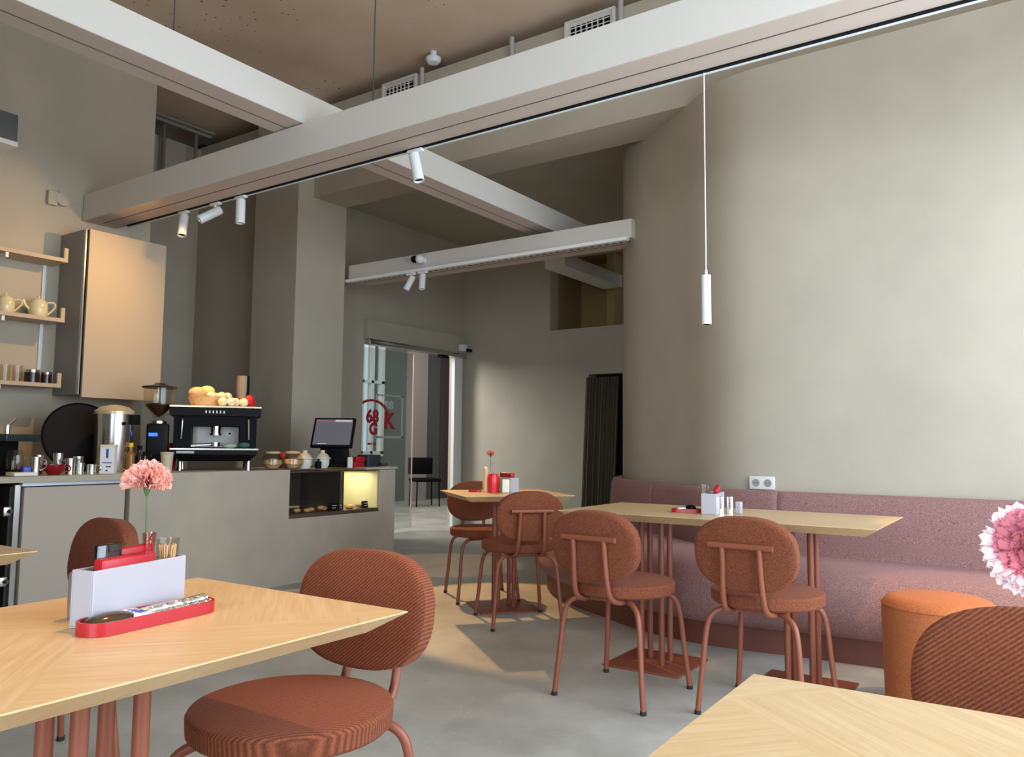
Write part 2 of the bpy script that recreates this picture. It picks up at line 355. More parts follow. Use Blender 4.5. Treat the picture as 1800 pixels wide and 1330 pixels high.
# door casing, white jamb, rail
struct('trim_1', plaster, MB().rng(DW, DW+.07, 6.74, BW-.002, 2.33, 2.56))
struct('trim_2', white_metal, MB().rng(DW-.02, DW+.03, 8.45, 8.62, 0, 2.29))
door_rail = thing('door_rail', 'grey metal sliding rail above the glass door opening', 'rail', (DW+.05, 7.7, 2.30))
MB().rng(-.04, .05, -.94, .93, -.035, .03, bev=.006).build('rail', steel, door_rail)
MB().rng(-.02, .06, .38, .52, -.07, -.036).build('stop', black, door_rail)
det = thing('camera_sensor', 'small white sensor with dark lens in the corner above the door', 'sensor', (DW+.06, 8.52, 2.40))
MB().box((.05, 0, 0), (.08, .10, .09), bev=.01).build('housing', white_metal, det); MB().cyl((.05, .03, -.02), (.15, .07, -.04), .022).build('lens', black_gloss, det)
# corridor beyond the glass door
cor = mat('corridor_grey_paint', (.17, .19, .175), .7)
struct('wall_corridor', cor, MB().rng(-10.7, -10.5, 5.5, 10.35, 0, 3.85).rng(-10.7, -10.5, 10.92, 14.2, 0, 3.85).rng(-10.7, -10.5, 10.35, 10.92, 0, .9).rng(-10.7, -10.5, 10.35, 10.92, 2.97, 3.85)
       .rng(-10.5, -7.0, 5.5, 5.7, 0, 3.85).rng(-10.5, -6.0, 14.2, 14.4, 0, 3.85).rng(-7.0, -5.6, BW+.2, BW+.35, 0, 3.85).rng(-5.75, -5.6, BW+.35, 14.2, 0, 3.85))
pinkc = mat('pilaster_paint', (.44, .37, .35), .7)
struct('trim_3', pinkc, MB().rng(-10.5, -10.3, 11.6, 12.0, 0, 3.85))
struct('window_1', white_metal, MB().rng(-10.56, -10.45, 10.33, 10.41, .9, 2.97).rng(-10.56, -10.45, 10.60, 10.66, .9, 2.97).rng(-10.56, -10.45, 10.86, 10.94, .9, 2.97).rng(-10.56, -10.45, 10.33, 10.94, .86, .95).rng(-10.56, -10.45, 10.33, 10.94, 2.2, 2.25))
struct('trim_4', mat('door_surround', (.10, .075, .07), .8), MB().rng(-10.5, -10.42, 12.62, 13.9, 0, 3.85))
struct('door_2', mat('black_door', (.004, .004, .005), .5), MB().rng(-10.42, -10.38, 12.86, 13.8, 0, 2.28))
# glass door leaf
gd = thing('glass_door', 'frameless glass door leaf with a red round logo', 'door', (DW-.03, 7.22, 0))
gp = MB().box((0, 0, 1.14), (.012, .92, 2.2)).build('glass_pane', door_glass, gd)
MB().box((0, .462, 1.14), (.016, .006, 2.2)).build('edge_strip', mat('edge_pink', (.75, .45, .4), .4), gd)
def text(name, body, size, m, parent, loc, rot, ext=.001, off=.002):
    c = bpy.data.curves.new(name, 'FONT'); c.body = body; c.size = size; c.align_x = 'CENTER'; c.align_y = 'CENTER'; c.extrude = ext; c.resolution_u = 4; c.offset = off
    o = bpy.data.objects.new(name, c); C.objects.link(o); c.materials.append(m); o.parent = parent; o.location = loc; o.rotation_euler = rot; return o
red_v = mat('red_vinyl', (.42, .015, .03), .5)
RX = (PI/2, 0, PI/2)
arc = [(.010, -.28+.30*math.sin(a), 1.36+.25*math.cos(a)) for a in [math.radians(k) for k in range(-40, 75, 8)]]
MB().tube(arc, .016, 6, 1).build('logo_ring', red_v, gp)
lg = text('lettering', '68', .21, red_v, gp, (.010, -.27, 1.41), RX, off=.010); text('lettering', 'G', .19, red_v, gp, (.010, -.25, 1.26), RX, off=.010)
text('lettering', 'K', .27, red_v, gp, (.010, .02, 1.36), RX, off=.012)
MB().rng(.009, .011, -.34, -.29, 1.075, 1.10).rng(.009, .011, -.28, -.26, 1.075, 1.105).rng(.009, .011, -.25, -.20, 1.075, 1.10).build('small_print', red_v, gp, smooth=False)
pale = mat('frosted_vinyl', (.45, .5, .5), .6)
fm = MB()
for (y0, y1, z0, z1) in ((-.20, .27, 1.67, 1.69), (-.20, .27, 1.155, 1.185), (-.21, -.19, 1.15, 1.69), (.25, .27, 1.15, 1.69)): fm.rng(.007, .010, y0, y1, z0, z1)
fm.build('frosted_frame', pale, gp, smooth=False)
text('lettering', 'R8', .13, pale, gp, (.010, .02, 1.56), RX, off=.006)
# black waiting chair in the corridor
wc = thing('visitor_chair', 'black visitor chair in the corridor behind the glass door', 'chair', (-9.35, 10.85, 0), math.radians(-120))
MB().box((0, 0, .46), (.46, .44, .06), bev=.02).build('seat', black, wc); MB().box((0, -.24, .70), (.46, .05, .30), bev=.02).build('backrest', black, wc)
for sx in (-1, 1):
    for sy in (-1, 1): MB().cyl((sx*.21, sy*.2, 0), (sx*.2, sy*.19, .44), .012).build('leg', black, wc)
# curtain
cu = MB(); rows = []
for z in (0.03, .6, 1.2, 1.93):
    rows.append([(-4.86+.46*i/60-(1.93-z)*.04, 8.66+.03*math.sin(i*1.15)+.01*math.sin(i*.31), z) for i in range(61)])
cu.grid(rows); o = cu.build('curtain', mat('brown_curtain', (.11, .085, .055), .9)); tag(o, 'dark brown pleated curtain hanging in the low opening of the back wall', 'curtain')
sm = o.modifiers.new('solid', 'SOLIDIFY'); sm.thickness = .004

# ------------------------------------------------------------------ suspended beams
def beam(name, label, rng, gap, dots=None):
    t = thing(name, label, 'ceiling beam', ((rng[0]+rng[1])/2, (rng[2]+rng[3])/2, rng[4]))
    cx, cy = t.location.x, t.location.y
    MB().rng(rng[0]-cx, rng[1]-cx, rng[2]-cy, rng[3]-cy, 0, rng[5]-rng[4]).build('casing', beam_paint, t, smooth=False)
    g = [gap[0]-cx, gap[1]-cx, gap[2]-cy, gap[3]-cy]
    MB().rng(rng[0]-cx, rng[1]-cx, rng[2]-cy+.004, rng[3]-cy-.004, -.002, .001).build('soffit_face', mat('soffit_beige', (.60, .50, .42), .7), t, smooth=False)  # thin sheet on the underside, darker and pinker than the casing
    MB().rng(*g, -.004, .002).build('joint_line', beam_dark, t, smooth=False)
    return t
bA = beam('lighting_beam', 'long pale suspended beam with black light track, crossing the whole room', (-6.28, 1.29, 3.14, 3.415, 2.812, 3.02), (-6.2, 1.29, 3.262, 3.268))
cx, cy = bA.location.x, bA.location.y
MB().rng(-6.1-cx, 1.29-cx, 3.395-cy, 3.412-cy, -.010, -.0005).build('light_track', black, bA, smooth=False)
MB().rng(-6.1-cx, 1.29-cx, 3.4125-cy, 3.421-cy, -.016, .0).build('track_edge', white_metal, bA, smooth=False)
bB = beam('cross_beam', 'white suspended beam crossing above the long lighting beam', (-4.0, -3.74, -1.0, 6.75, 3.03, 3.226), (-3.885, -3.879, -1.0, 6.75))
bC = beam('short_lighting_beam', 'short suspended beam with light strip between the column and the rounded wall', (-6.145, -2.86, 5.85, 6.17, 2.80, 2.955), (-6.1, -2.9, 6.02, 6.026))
cx, cy = bC.location.x, bC.location.y
MB().rng(-6.14-cx, -2.88-cx, 5.80-cy, 5.849-cy, -.03, -.002).build('light_strip', mat('strip_white', (.9, .89, .85), .4), bC, smooth=False)
sl = MB()
for i in range(46): sl.rng(-6.1+i*.07-cx, -6.07+i*.07-cx, 5.90-cy, 5.97-cy, -.004, .001)
sl.build('perforation', beam_dark, bC, smooth=False)
struct('trim_5', beam_paint, MB().rng(-4.62, -4.36, 7.3, BW, 3.02, 3.16))
# suspension wires
for (x, y, z0, lab, g) in ((-3.87, 2.36, 3.226, 'thin wire holding up the white cross beam', None), (-3.27, 3.27, 3.02, 'thin wire holding up the long beam, right of the cross beam', None)):
    o = MB().cyl((0, 0, 0), (0, 0, CZ-z0), .004, seg=8).build('suspension_wire', grey_dark, loc=(x, y, z0)); tag(o, lab, 'wire')
# short drop pipes and vents on the lintel
for x, lab in ((-4.71, 'short grey pipe on the lintel beside the smaller air vent'), (-3.71, 'short grey pipe on the lintel between the two air vents'), (-2.69, 'short grey pipe on the lintel right of the larger air vent')):
    o = MB().cyl((0, 0, 0), (0, 0, .62), .022, seg=12).build('drop_pipe', mat('pipe_grey', (.4, .37, .33), .5), loc=(x, 5.325, 3.9)); tag(o, lab, 'pipe')
def vent(x0, x1, lab):
    t = thing('air_vent', lab, 'vent', ((x0+x1)/2, 5.352, 4.32)); w = x1-x0
    MB().rng(-w/2, w/2, -.03, -.001, -.13, .14).rng(-w/2-.02, -w/2, -.05, 0, -.15, .16).rng(w/2, w/2+.02, -.05, 0, -.15, .16).rng(-w/2, w/2, -.05, 0, .14, .16).build('frame', beam_paint, t, smooth=False)
    MB().rng(-w/2+.03, w/2-.03, -.034, -.0305, -.11, .11).build('dark_opening', black, t, smooth=False)
    s_ = MB()
    for k in range(6): s_.box((0, -.045, -.09+k*.036), (w-.06, .018, .006), rx=.6)
    for k in range(1, 7): s_.box((-w/2+.03+k*(w-.06)/7, -.043, 0), (.005, .016, .21))
    s_.build('slats', beam_paint, t, smooth=False)
vent(-5.17, -4.78, 'small slatted air vent high on the lintel, nearer the column')
vent(-3.16, -2.75, 'slatted air vent high on the lintel, nearer the right wall')
o = MB().cyl((0, 0, 0), (0, 0, .06), .03).lathe([(.07, 0), (.07, -.02), (.05, -.045), (0, -.05)], (0, 0, 0)).build('smoke_detector', white_metal, loc=(-4.554, 5.30, 4.56)); tag(o, 'round white smoke detector on the ceiling above the lintel', 'smoke detector')
for x, y, lab in ((-7.99, 4.62, 'left pipe of the pair rising in the alcove above the beam'), (-7.99, 4.82, 'right pipe of the pair rising in the alcove above the beam'), (-7.9, 5.15, 'bent black cable pipe hanging by the alcove ceiling')):
    o = MB().cyl((0, 0, 0), (0, 0, .9), .02, seg=12).build('alcove_pipe', mat('pipe_dark', (.2, .18, .15), .5), loc=(x, y, 3.72)); tag(o, lab, 'pipe')
o = MB().cyl((0, -.77, 0), (0, .77, 0), .02, seg=12).cyl((.07, -.77, .02), (.07, .77, .02), .014, seg=12).build('conduit', mat('conduit_grey', (.3, .28, .25), .5), loc=(-7.85, 4.53, 4.54)); tag(o, 'pair of thin conduits running under the ceiling of the alcove', 'conduit')
# pendant lamp
pl = thing('pendant_lamp', 'slim white tube pendant lamp hanging above the long table', 'pendant lamp', (-1.298, 3.41, 1.636))
MB().lathe([(.0185, 0), (.0185, .002), (.021, .0), (.021, .222), (.006, .226), (.006, .245), (.002, .247), (0, .247)]).build('lamp_tube', white_metal, pl)
MB().lathe([(.0155, -.001), (.0155, .004)]).build('lamp_opening', black, pl)
MB().cyl((0, 0, .246), (0, 0, 1.166), .0028, seg=8).build('cord', white_metal, pl)
# track spotlights
def track_spot(loc, aim, lab, group=None, length=.17, r=.032):
    t = thing('track_spotlight', lab, 'spotlight', loc, 0, group)
    d = (Vector(aim)-Vector(loc)).normalized(); c = Vector((0, 0, -.075)); a = c-d*.045; e = c+d*(length-.045)
    MB().box((0, 0, -.012), (.11, .03, .024), bev=.004).cyl((0, 0, -.022), (0, 0, -.06), .008).build('adapter', white_metal, t)
    q = d.to_track_quat('Z', 'Y').to_matrix().to_4x4()
    hd = MB().lathe([(r*.9, 0), (r, .006), (r, length), (r*.88, length), (r*.8, length-.012), (0, length-.013)], a, 24, q).build('lamp_head', white_metal, t)
    MB().lathe([(r*.78, length-.0125), (r*.78, length-.010)], a, 24, q).build('lens', black_gloss, hd)
    return Vector(loc)+e+d*.01
zt = 2.81
p1 = track_spot((-5.345, 3.41, zt), (-5.25, 3.3, 2.2), 'white track spotlight glowing warm, closest to the counter wall')
p2 = track_spot((-4.96, 3.41, zt), (-5.30, 2.75, 2.32), 'tilted white track spotlight showing its black front')
p3 = track_spot((-4.67, 3.41, zt), (-4.66, 3.42, 1.5), 'white track spotlight pointing straight down, third from the counter wall')
p4 = track_spot((-3.055, 3.41, zt), (-2.85, 3.45, 1.9), 'white track spotlight right under the crossing of the beams')
track_spot((-5.24, 5.82, 2.77), (-5.6, 5.5, 1.8), 'small leaning white spotlight on the short beam', length=.15)
track_spot((-5.09, 5.82, 2.77), (-5.05, 5.7, 1.5), 'small upright white spotlight on the short beam', length=.15)
t = thing('security_camera', 'round white camera with dark eye on the short beam', 'camera', (-5.10, 5.849, 2.885))
MB().cyl((.0, 0, 0), (.0, -.05, 0), .03).sphere((.0, -.065, 0), .045).build('housing', white_metal, t); MB().sphere((-.045, -.09, -.002), .036).build('lens', black_gloss, t)
q3 = track_spot((.25, 3.41, zt), (-.25, 4.0, .4), 'white track spotlight beyond the pendant lamp, turned to the pouf')
# warm light of the spotlights (lamps that hang from the same track, some of them outside the frame)

# ------------------------------------------------------------------ counter
CF = -4.98
ct = thing('service_counter', 'plastered service counter with a glazed pastry opening', 'counter', (CF, 3.9, 0))
def cr(x0, x1, y0, y1, z0, z1, mb=None, bev=0): return (mb or MB()).rng(x0-CF, x1-CF, y0-3.9, y1-3.9, z0, z1, bev=bev)
m_ = MB()
cr(CF-.66, CF, 2.885, 4.18, 0, .862, m_); cr(CF-.66, CF, 5.18, 5.375, 0, .862, m_); cr(CF-.66, CF, 4.18, 5.18, 0, .50, m_); cr(CF-.66, CF-.56, 4.18, 5.18, .50, .862, m_)
m_.build('body', counter_m, ct, smooth=False)
m_ = MB(); cr(CF-.68, CF+.0, 2.885, 4.18, .862, .88, m_); cr(CF-.68, CF-.40, 4.18, 5.18, .862, .88, m_); cr(CF-.68, CF+.008, 5.0, 5.40, .866, .884, m_)
m_.build('worktop', counter_m, ct, smooth=False)
# pastry case set in the opening
pc = thing('pastry_case', 'glazed pastry case set into the counter front', 'display case', (CF-.28, 4.68, .50))
MB().rng(-.27, .27, -.495, .495, 0, .03).build('shelf', mat('brown_tray', (.09, .055, .04), .5), pc, smooth=False)
MB().rng(-.275, -.255, -.495, .495, .03, .35).rng(-.255, .26, .485, .495, .03, .35).build('back_panel', mat('case_cream', (.70, .66, .42), .6), pc, smooth=False)
MB().rng(.262, .268, -.495, .06, .03, .36).rng(.262, .268, .075, .495, .03, .36).build('front_glass', cl_glass, pc, smooth=False)
MB().rng(-.25, .27, .060, .074, .03, .36).rng(-.25, -.235, -.48, .05, .05, .35).build('divider', mat('dark_glass_panel', (.04, .045, .035), .08), pc, smooth=False)
MB().rng(.255, .272, -.495, .495, .355, .368).rng(.25, .275, .058, .076, .03, .36).build('frame', steel, pc, smooth=False)
MB().rng(-.255, .27, -.495, .495, .37, .376).build('top_glass', cl_glass, pc, smooth=False)
lt = bpy.data.lights.new('case_light', 'AREA'); lt.energy = 2.6; lt.size = .35; lt.color = (1, .9, .55); lo = bpy.data.objects.new('case_light', lt); C.objects.link(lo); lo.parent = pc; lo.location = (.02, .28, .34)
for i in range(11):
    y = 4.37+i*.072; 
    if 6 <= i <= 7 : y += .03
    o = MB().sphere((0, 0, .016), .028, (1.1, 1.25, .62), 12, 8).build('biscuit', biscuit, loc=(CF-.13+.04*(i % 2), y, .532+(.012 if i in (3, 9) else 0)))
    tag(o, 'golden pastry lying left of the black price tag in the pastry case' if y < 4.69 else 'golden pastry lying beyond the black price tag in the pastry case', 'pastry', 'pastries in the case')
for y, lab in ((4.695, 'small black price tag with white writing at the middle of the pastry case'), (5.06, 'small dark price block at the end of the pastry case')):
    t = thing('price_tag', lab, 'price tag', (CF-.06, y, .531)); MB().box((0, 0, .03), (.02, .10 if y < 5 else .06, .06), ry=-.2, bev=.003).build('card', black, t)
    for k in range(2): MB().box((.0125, 0, .042-.02*k), (.001, .05-.015*k, .005), ry=-.2).build('writing', paper, t, smooth=False)
# left counter unit
lc = thing('counter_cabinet', 'sand coloured under-counter cabinet with a flush door', 'cabinet', (CF-.05, 1.2, 0))
MB().rng(-.62, -.03, 1.0, 1.66, 0, .05).rng(-.62, -.6, 1.0, 1.66, .05, .82).rng(-.6, -.03, 1.0, 1.02, .05, .82).rng(-.6, -.03, 1.64, 1.66, .05, .82).build('carcass', mat('carcass_dark', (.03, .025, .02), .7), lc, smooth=False)
o = MB().rng(-.66, .06, -2.0, 1.68, -.035, 0).build('worktop', mat('worktop_sand', (.42, .36, .26), .5), loc=(CF-.05, 1.2, .88), smooth=False); tag(o, 'thick sand coloured worktop over the cabinet and the fridge', 'worktop')
MB().rng(-.02, .02, 1.045, 1.66, .822, .843).build('metal_strip', mat('strip_steel', (.5, .55, .58), .4, metal=.6), lc, smooth=False)
d_ = MB().rng(-.02, .025, 1.055, 1.665, .06, .815).build('door', mat('door_laminate', (.46, .39, .31), .7), lc, smooth=False)
MB().rng(-.04, .0, 1.015, 1.045, .03, .83).build('post', steel, lc, smooth=False)
for z in (.28, .68): MB().box((-.03, .985, z), (.05, .05, .06), bev=.01).cyl((-.02, .985, z), (.01, 1.0, z), .012).build('hinge', steel, lc)
fr_ = thing('bottle_fridge', 'dark ribbed under-counter fridge left of the cabinet door', 'fridge', (CF-.03, 1.70, 0))
MB().rng(-.55, -.005, -.55, .42, 0, .82).build('body', grey_dark, fr_, smooth=False)
rb = MB()
for k in range(9): rb.rng(-.006, .008, -.5, .36, .60+k*.022, .611+k*.022)
rb.build('ribs', mat('rib_grey', (.17, .2, .24), .35, metal=.4), fr_, smooth=False)
MB().rng(-.006, .01, -.5, .39, .80, .815).rng(-.006, .01, .37, .40, .06, .8).build('frame', steel, fr_, smooth=False)
for z, mm in ((.52, blue_ink), (.46, green), (.42, paper)): MB().rng(-.006, .006, .10, .33, z-.025, z+.02).build('label_strip', mm, fr_, smooth=False)
for z in (.10, .18, .26, .34): MB().tube([(.0, -.4, z), (.012, 0, z-.01), (.0, .3, z)], .012, 8).build('rack_bar', rubber, fr_)

# ------------------------------------------------------------------ wall shelves and wall cabinet
def shelf(z, lab):
    t = thing('wall_shelf', lab, 'shelf', (LW, 2.93, z)); 
    MB().rng(.002, .25, -1.7, 0, -.014, .014).build('board', cab_sand, t, smooth=False); MB().rng(.23, .25, -.028, 0, .014, .092).build('end_lip', cab_sand, t, smooth=False)
    MB().rng(.002, .24, -.42, -.40, -.05, -.015).build('bracket', white_metal, t, smooth=False)
shelf(2.42, 'sand coloured wall shelf, empty, topmost of three'); shelf(1.972, 'sand coloured wall shelf carrying the cream teapots'); shelf(1.49, 'sand coloured wall shelf carrying glasses and dark jars, lowest of three')
o = MB().rng(0, .012, -.012, .012, -.9, 0).build('shelf_rail', white_metal, loc=(LW+.001, 2.88, 2.42), smooth=False); tag(o, 'thin vertical slotted rail on the wall carrying the shelves', 'rail')
wcb = thing('wall_cabinet', 'tall sand coloured wall cabinet above the coffee grinder', 'cabinet', (LW, 2.99, 1.43))
MB().rng(.002, .345, 0, .645, 0, 1.23).build('carcass', mat('carcass_grey', (.27, .26, .24), .6), wcb, smooth=False)
MB().rng(.350, .372, .03, .645, -.02, 1.235).build('door', cab_sand, wcb, smooth=False)
MB().rng(.3452, .365, .004, .012, 0, 1.23).build('edge_profile', steel, wcb, smooth=False); MB().rng(.3452, .3495, .013, .10, 0, 1.23).build('shadow_gap', black, wcb, smooth=False)
ac = thing('wall_unit', 'dark grey and white box mounted high on the left wall', 'wall unit', (LW, 2.2, 3.13))
MB().rng(.002, .24, -.5, .34, .07, .27, bev=.01).build('housing', mat('unit_grey', (.10, .11, .115), .5), ac)
MB().rng(.0, .25, -.5, .34, .035, .069).build('white_band', white_metal, ac, smooth=False); MB().rng(.06, .256, -.3, .2, .0, .034).build('vent_strip', mat('violet_grey', (.12, .1, .2), .4), ac, smooth=False)
jb = thing('junction_box', 'small round-and-square white cover on the left wall beside the long beam', 'wall cover', (LW, 2.93, 2.93))
MB().box((.02, -.03, 0), (.036, .07, .11), bev=.006).build('square_cover', plaster, jb); MB().cyl((.001, .045, .01), (.04, .045, .01), .055).build('round_cover', plaster, jb)

def cup(name, lab, cat, loc, r, h, m, group=None, handle=False, taper=.75, rz=0):
    t = thing(name, lab, cat, loc, rz, group)
    MB().lathe([(0, 0), (r*taper, 0), (r*.96, h*.6), (r, h), (r-.003, h), (r*.9, h*.55), (r*taper-.004, .005), (0, .005)]).build('body', m, t)
    if handle: MB().tube([(r*.9, 0, h*.8), (r+.022, 0, h*.82), (r+.026, 0, h*.45), (r*.85, 0, h*.25)], .004, 8).build('handle', m, t)
    return t
# teapots, glasses, jars on the shelves
def teapot(y, lab, sc=1, rz=0):
    t = thing('teapot', lab, 'teapot', (LW+.14, y, 1.986), rz, 'cream teapots on the middle shelf')
    k = sc; cm = mat('glazed_cream', (.70, .62, .38), .15)
    MB().lathe([(0, 0), (.05*k, 0), (.062*k, .04*k), (.06*k, .09*k), (.045*k, .12*k), (0, .125*k)]).build('body', cm, t)
    MB().lathe([(.04*k, .121*k), (.03*k, .132*k), (.008*k, .137*k), (.012*k, .150*k), (0, .156*k)]).build('lid', cm, t)
    MB().tube([(0, .055*k, .11*k), (0, .105*k, .115*k), (0, .11*k, .08*k), (0, .058*k, .02*k)], .007*k, 8).build('handle', cm, t)
    MB().tube([(0, -.055*k, .05*k), (0, -.085*k, .08*k), (0, -.10*k, .115*k)], .009*k, 8).build('spout', cm, t)
teapot(2.79, 'cream teapot with open angular handle, rightmost on the middle shelf', 1.05); teapot(2.57, 'cream teapot in the middle of the teapot row', .95); teapot(2.355, 'cream teapot furthest from the wall cabinet in the row', 1.0)
for y, lab in ((2.60, 'clear drinking glass on the lowest shelf, furthest from the dark jars'), (2.68, 'clear drinking glass on the lowest shelf beside the dark jars')):
    o = MB().lathe([(0, 0), (.030, 0), (.036, .12), (.033, .12), (.028, .006), (0, .006)]).build('drinking_glass', jar_glass, loc=(LW+.13, y, 1.504)); tag(o, lab, 'glass', 'glasses on the lowest shelf')
for y, r, h, lab in ((2.775, .05, .095, 'dark glass jar with steel rim, wider of two on the lowest shelf'), (2.875, .036, .085, 'dark glass jar with steel rim, narrower of two on the lowest shelf')):
    t = thing('dark_jar', lab, 'jar', (LW+.14, y, 1.504)); MB().lathe([(0, 0), (r, 0), (r, h*.8), (0, h*.8)]).build('jar', mat('dark_brown_glass', (.03, .012, .01), .1), t); MB().lathe([(r, h*.8), (r+.002, h), (0, h+.004)]).build('lid', chrome, t)

# ------------------------------------------------------------------ things on the counter
CT = .88
br = thing('drip_brewer', 'black coffee brewer with clear tank on the counter end', 'coffee brewer', (-5.28, 2.28, CT), .3)
MB().box((0, 0, .015), (.26, .24, .03), bev=.005).build('base', black, br); MB().box((-.08, 0, .12), (.08, .2, .19), bev=.01).build('tower', black, br); MB().box((0, 0, .225), (.22, .24, .045), bev=.006).build('head', mat('teal_black', (.02, .03, .033), .3), br)
MB().lathe([(.05, .032), (.06, .10), (.045, .15), (.04, .15), (.055, .1), (.045, .036), (0, .036)], (.05, 0, 0)).build('jug', jar_glass, br)
MB().cyl((.03, -.05, .25), (.03, -.05, .30), .02).cyl((.03, -.05, .295), (.03, -.0, .34), .01).build('valve', chrome, br)
o = MB().box((0, 0, .012), (.11, .13, .02), bev=.003).build('paper_block', paper, loc=(-5.06, 2.26, CT)); tag(o, 'small white pad on the counter edge beside the coffee brewer', 'pad')
o = MB().box((0, 0, .03), (.05, .06, .05), bev=.01).build('blue_packet', mat('blue_packet', (.05, .1, .5), .4), loc=(-5.16, 2.33, CT)); tag(o, 'small blue packet in front of the coffee brewer', 'packet')
cup('red_cup', 'dark red cappuccino cup on the counter', 'cup', (-5.13, 2.475, CT), .062, .062, red_dark, handle=True, taper=.5, rz=1.2)
for i, (x, y, h) in enumerate(((-5.14, 2.37, .11), (-5.28, 2.45, .12), (-5.3, 2.58, .13), (-5.16, 2.585, .10), (-5.17, 2.65, .07), (-5.25, 2.68, .11), (-5.15, 2.715, .06))):
    labs = ['steel milk jug beside the black brewer', 'steel milk jug directly behind the red cup', 'tallest steel milk jug, between the red cup and the carton', 'steel milk jug standing just right of the red cup', 'low steel jug in front of the round black tray', 'steel milk jug close behind the milk carton', 'smallest steel jug, touching distance from the milk carton']
    cup('milk_jug', labs[i], 'jug', (x, y, CT), .030, h, steel, 'steel milk jugs on the counter', handle=True, taper=.95, rz=1+i)
mc = thing('milk_carton', 'white milk carton with blue print on the counter', 'carton', (-5.15, 2.825, CT), math.radians(50))
MB().box((0, 0, .085), (.085, .085, .17)).build('carton', paper, mc, smooth=False); MB().box((0, 0, .178), (.09, .09, .018), bev=.003).build('cap', mat('cap_cream', (.8, .7, .5), .5), mc)
mcb = mc.children[0]
for (dx, dz, w, h) in ((.0, .13, .014, .06), (0, .07, .055, .006), (.01, .045, .03, .008), (.0, .02, .012, .010)): MB().box((dx, -.0432, dz), (w, .001, h)).build('print', blue_ink, mcb, smooth=False)
bo = thing('water_boiler', 'tall steel water boiler with domed lid', 'boiler', (-5.42, 3.0, CT))
MB().lathe([(0, 0), (.115, 0), (.12, .02), (.12, .40), (0, .40)]).build('tank', steel, bo); MB().lathe([(.128, .395), (.128, .415), (.09, .445), (.03, .46), (0, .462)]).build('lid', mat('lid_cream', (.62, .52, .36), .3, metal=.3), bo)
MB().box((.1, .09, .36), (.05, .06, .07), bev=.01).build('handle', black, bo); MB().cyl((.09, .0, .33), (.135, 0, .33), .012).build('gauge', black, bo)
o = MB().lathe([(0, -.015), (.235, -.015), (.25, .0), (.245, .015), (.235, .004), (0, .004)], seg=48).build('round_tray', mat('tray_black', (.008, .007, .007), .6, spec=.15), loc=(-5.62, 2.88, CT+.235)); o.rotation_euler = (0, math.radians(75), math.radians(-10)); tag(o, 'large round black tray leaning upright beside the steel boiler', 'tray')
for x, y, h, mm, lab in ((-5.30, 3.06, .17, mat('amber', (.25, .12, .02), .15), 'amber syrup bottle with yellow cap beside the boiler'), (-5.22, 3.12, .11, mat('dark_glass', (.03, .02, .015), .1), 'short dark bottle beside the yellow capped syrup'), (-5.36, 3.16, .15, mat('dark_glass', (.03, .02, .015), .1), 'dark bottle close behind, nearest to the coffee grinder')):
    t = thing('bottle', lab, 'bottle', (x, y, CT)); MB().lathe([(0, 0), (.028, 0), (.03, h*.7), (.012, h*.85), (.012, h), (0, h)]).build('glass_body', mm, t); MB().cyl((0, 0, h), (0, 0, h+.03), .016).build('cap', yellow if h > .16 else black, t)
# grinder
gr = thing('coffee_grinder', 'black coffee grinder with bean hopper and blue display', 'coffee grinder', (-5.47, 3.36, CT), math.radians(-33))
MB().box((0, 0, .19), (.17, .15, .30), bev=.012).build('body', black_gloss, gr); MB().box((.06, 0, .015), (.30, .17, .03), bev=.006).build('base', black, gr)
hp = MB().lathe([(.035, .34), (.035, .375), (.055, .42), (.105, .475), (.112, .55), (.112, .60), (.108, .60), (.10, .48), (.05, .425), (.03, .385), (0, .38)]).build('hopper', jar_glass, gr)
MB().lathe([(0, .385), (.045, .425), (.095, .478), (.085, .488), (0, .492)]).build('beans', bean, hp); MB().lathe([(.118, .60), (.125, .612), (.05, .625), (.03, .64), (0, .642)]).build('hopper_lid', mat('brown_lid', (.05, .03, .025), .3), hp)
MB().box((.087, -.03, .26), (.004, .06, .024)).build('display', blue_led, gr, smooth=False)
for y in (-.045, .045): MB().cyl((.085, y, .12), (.13, y, .11), .016).build('spout', chrome, gr)
MB().cyl((0, 0, .342), (0, 0, .36), .055).build('collar', steel, gr)
o = MB().lathe([(0, 0), (.033, 0), (.042, .125), (.045, .128), (.045, .138), (0, .14)]).build('paper_cup', mat('cup_beige', (.6, .5, .36), .5), loc=(-5.12, 3.22, CT)); tag(o, 'beige paper cup standing in front of the coffee grinder', 'cup')
# espresso machine
em = thing('espresso_machine', 'black two-tone espresso machine with steel cup tray', 'espresso machine', (-5.36, 3.77, CT), math.radians(-36)); em.scale = (1, 1, .92)
# local: +x is its front, y its width
for sx in (-1, 1):
    for sy in (-1, 1): MB().cyl((sx*.17, sy*.24, 0), (sx*.17, sy*.24, .08), .02, .016).build('foot', steel, em)
MB().prism([(-.25, -.30), (.27, -.30), (.27, .30), (-.25, .30)], .13, .165).prism([(-.25, -.30), (.27, -.30), (.27, .30), (-.25, .30)], .075, .13, [(-.2, -.24), (.22, -.24), (.22, .24), (-.2, .24)]).build('drip_base', black_gloss, em, smooth=False)
MB().box((.0, 0, .172), (.53, .61, .012)).build('drip_tray', steel, em, smooth=False)
MB().rng(-.25, -.02, -.29, .29, .178, .44).rng(-.02, .20, -.29, -.17, .178, .44).rng(-.02, .20, .17, .29, .178, .44).rng(-.02, .2, -.17, .17, .36, .44).build('body', black, em, smooth=False)
MB().rng(-.0195, -.015, -.165, .165, .185, .355).build('splash_plate', mat('plate_grey', (.28, .27, .25), .35, metal=.5), em, smooth=False)
MB().prism([(-.27, -.32), (.24, -.32), (.24, .32), (-.27, .32)], .44, .505).build('head', black_gloss, em, smooth=False)
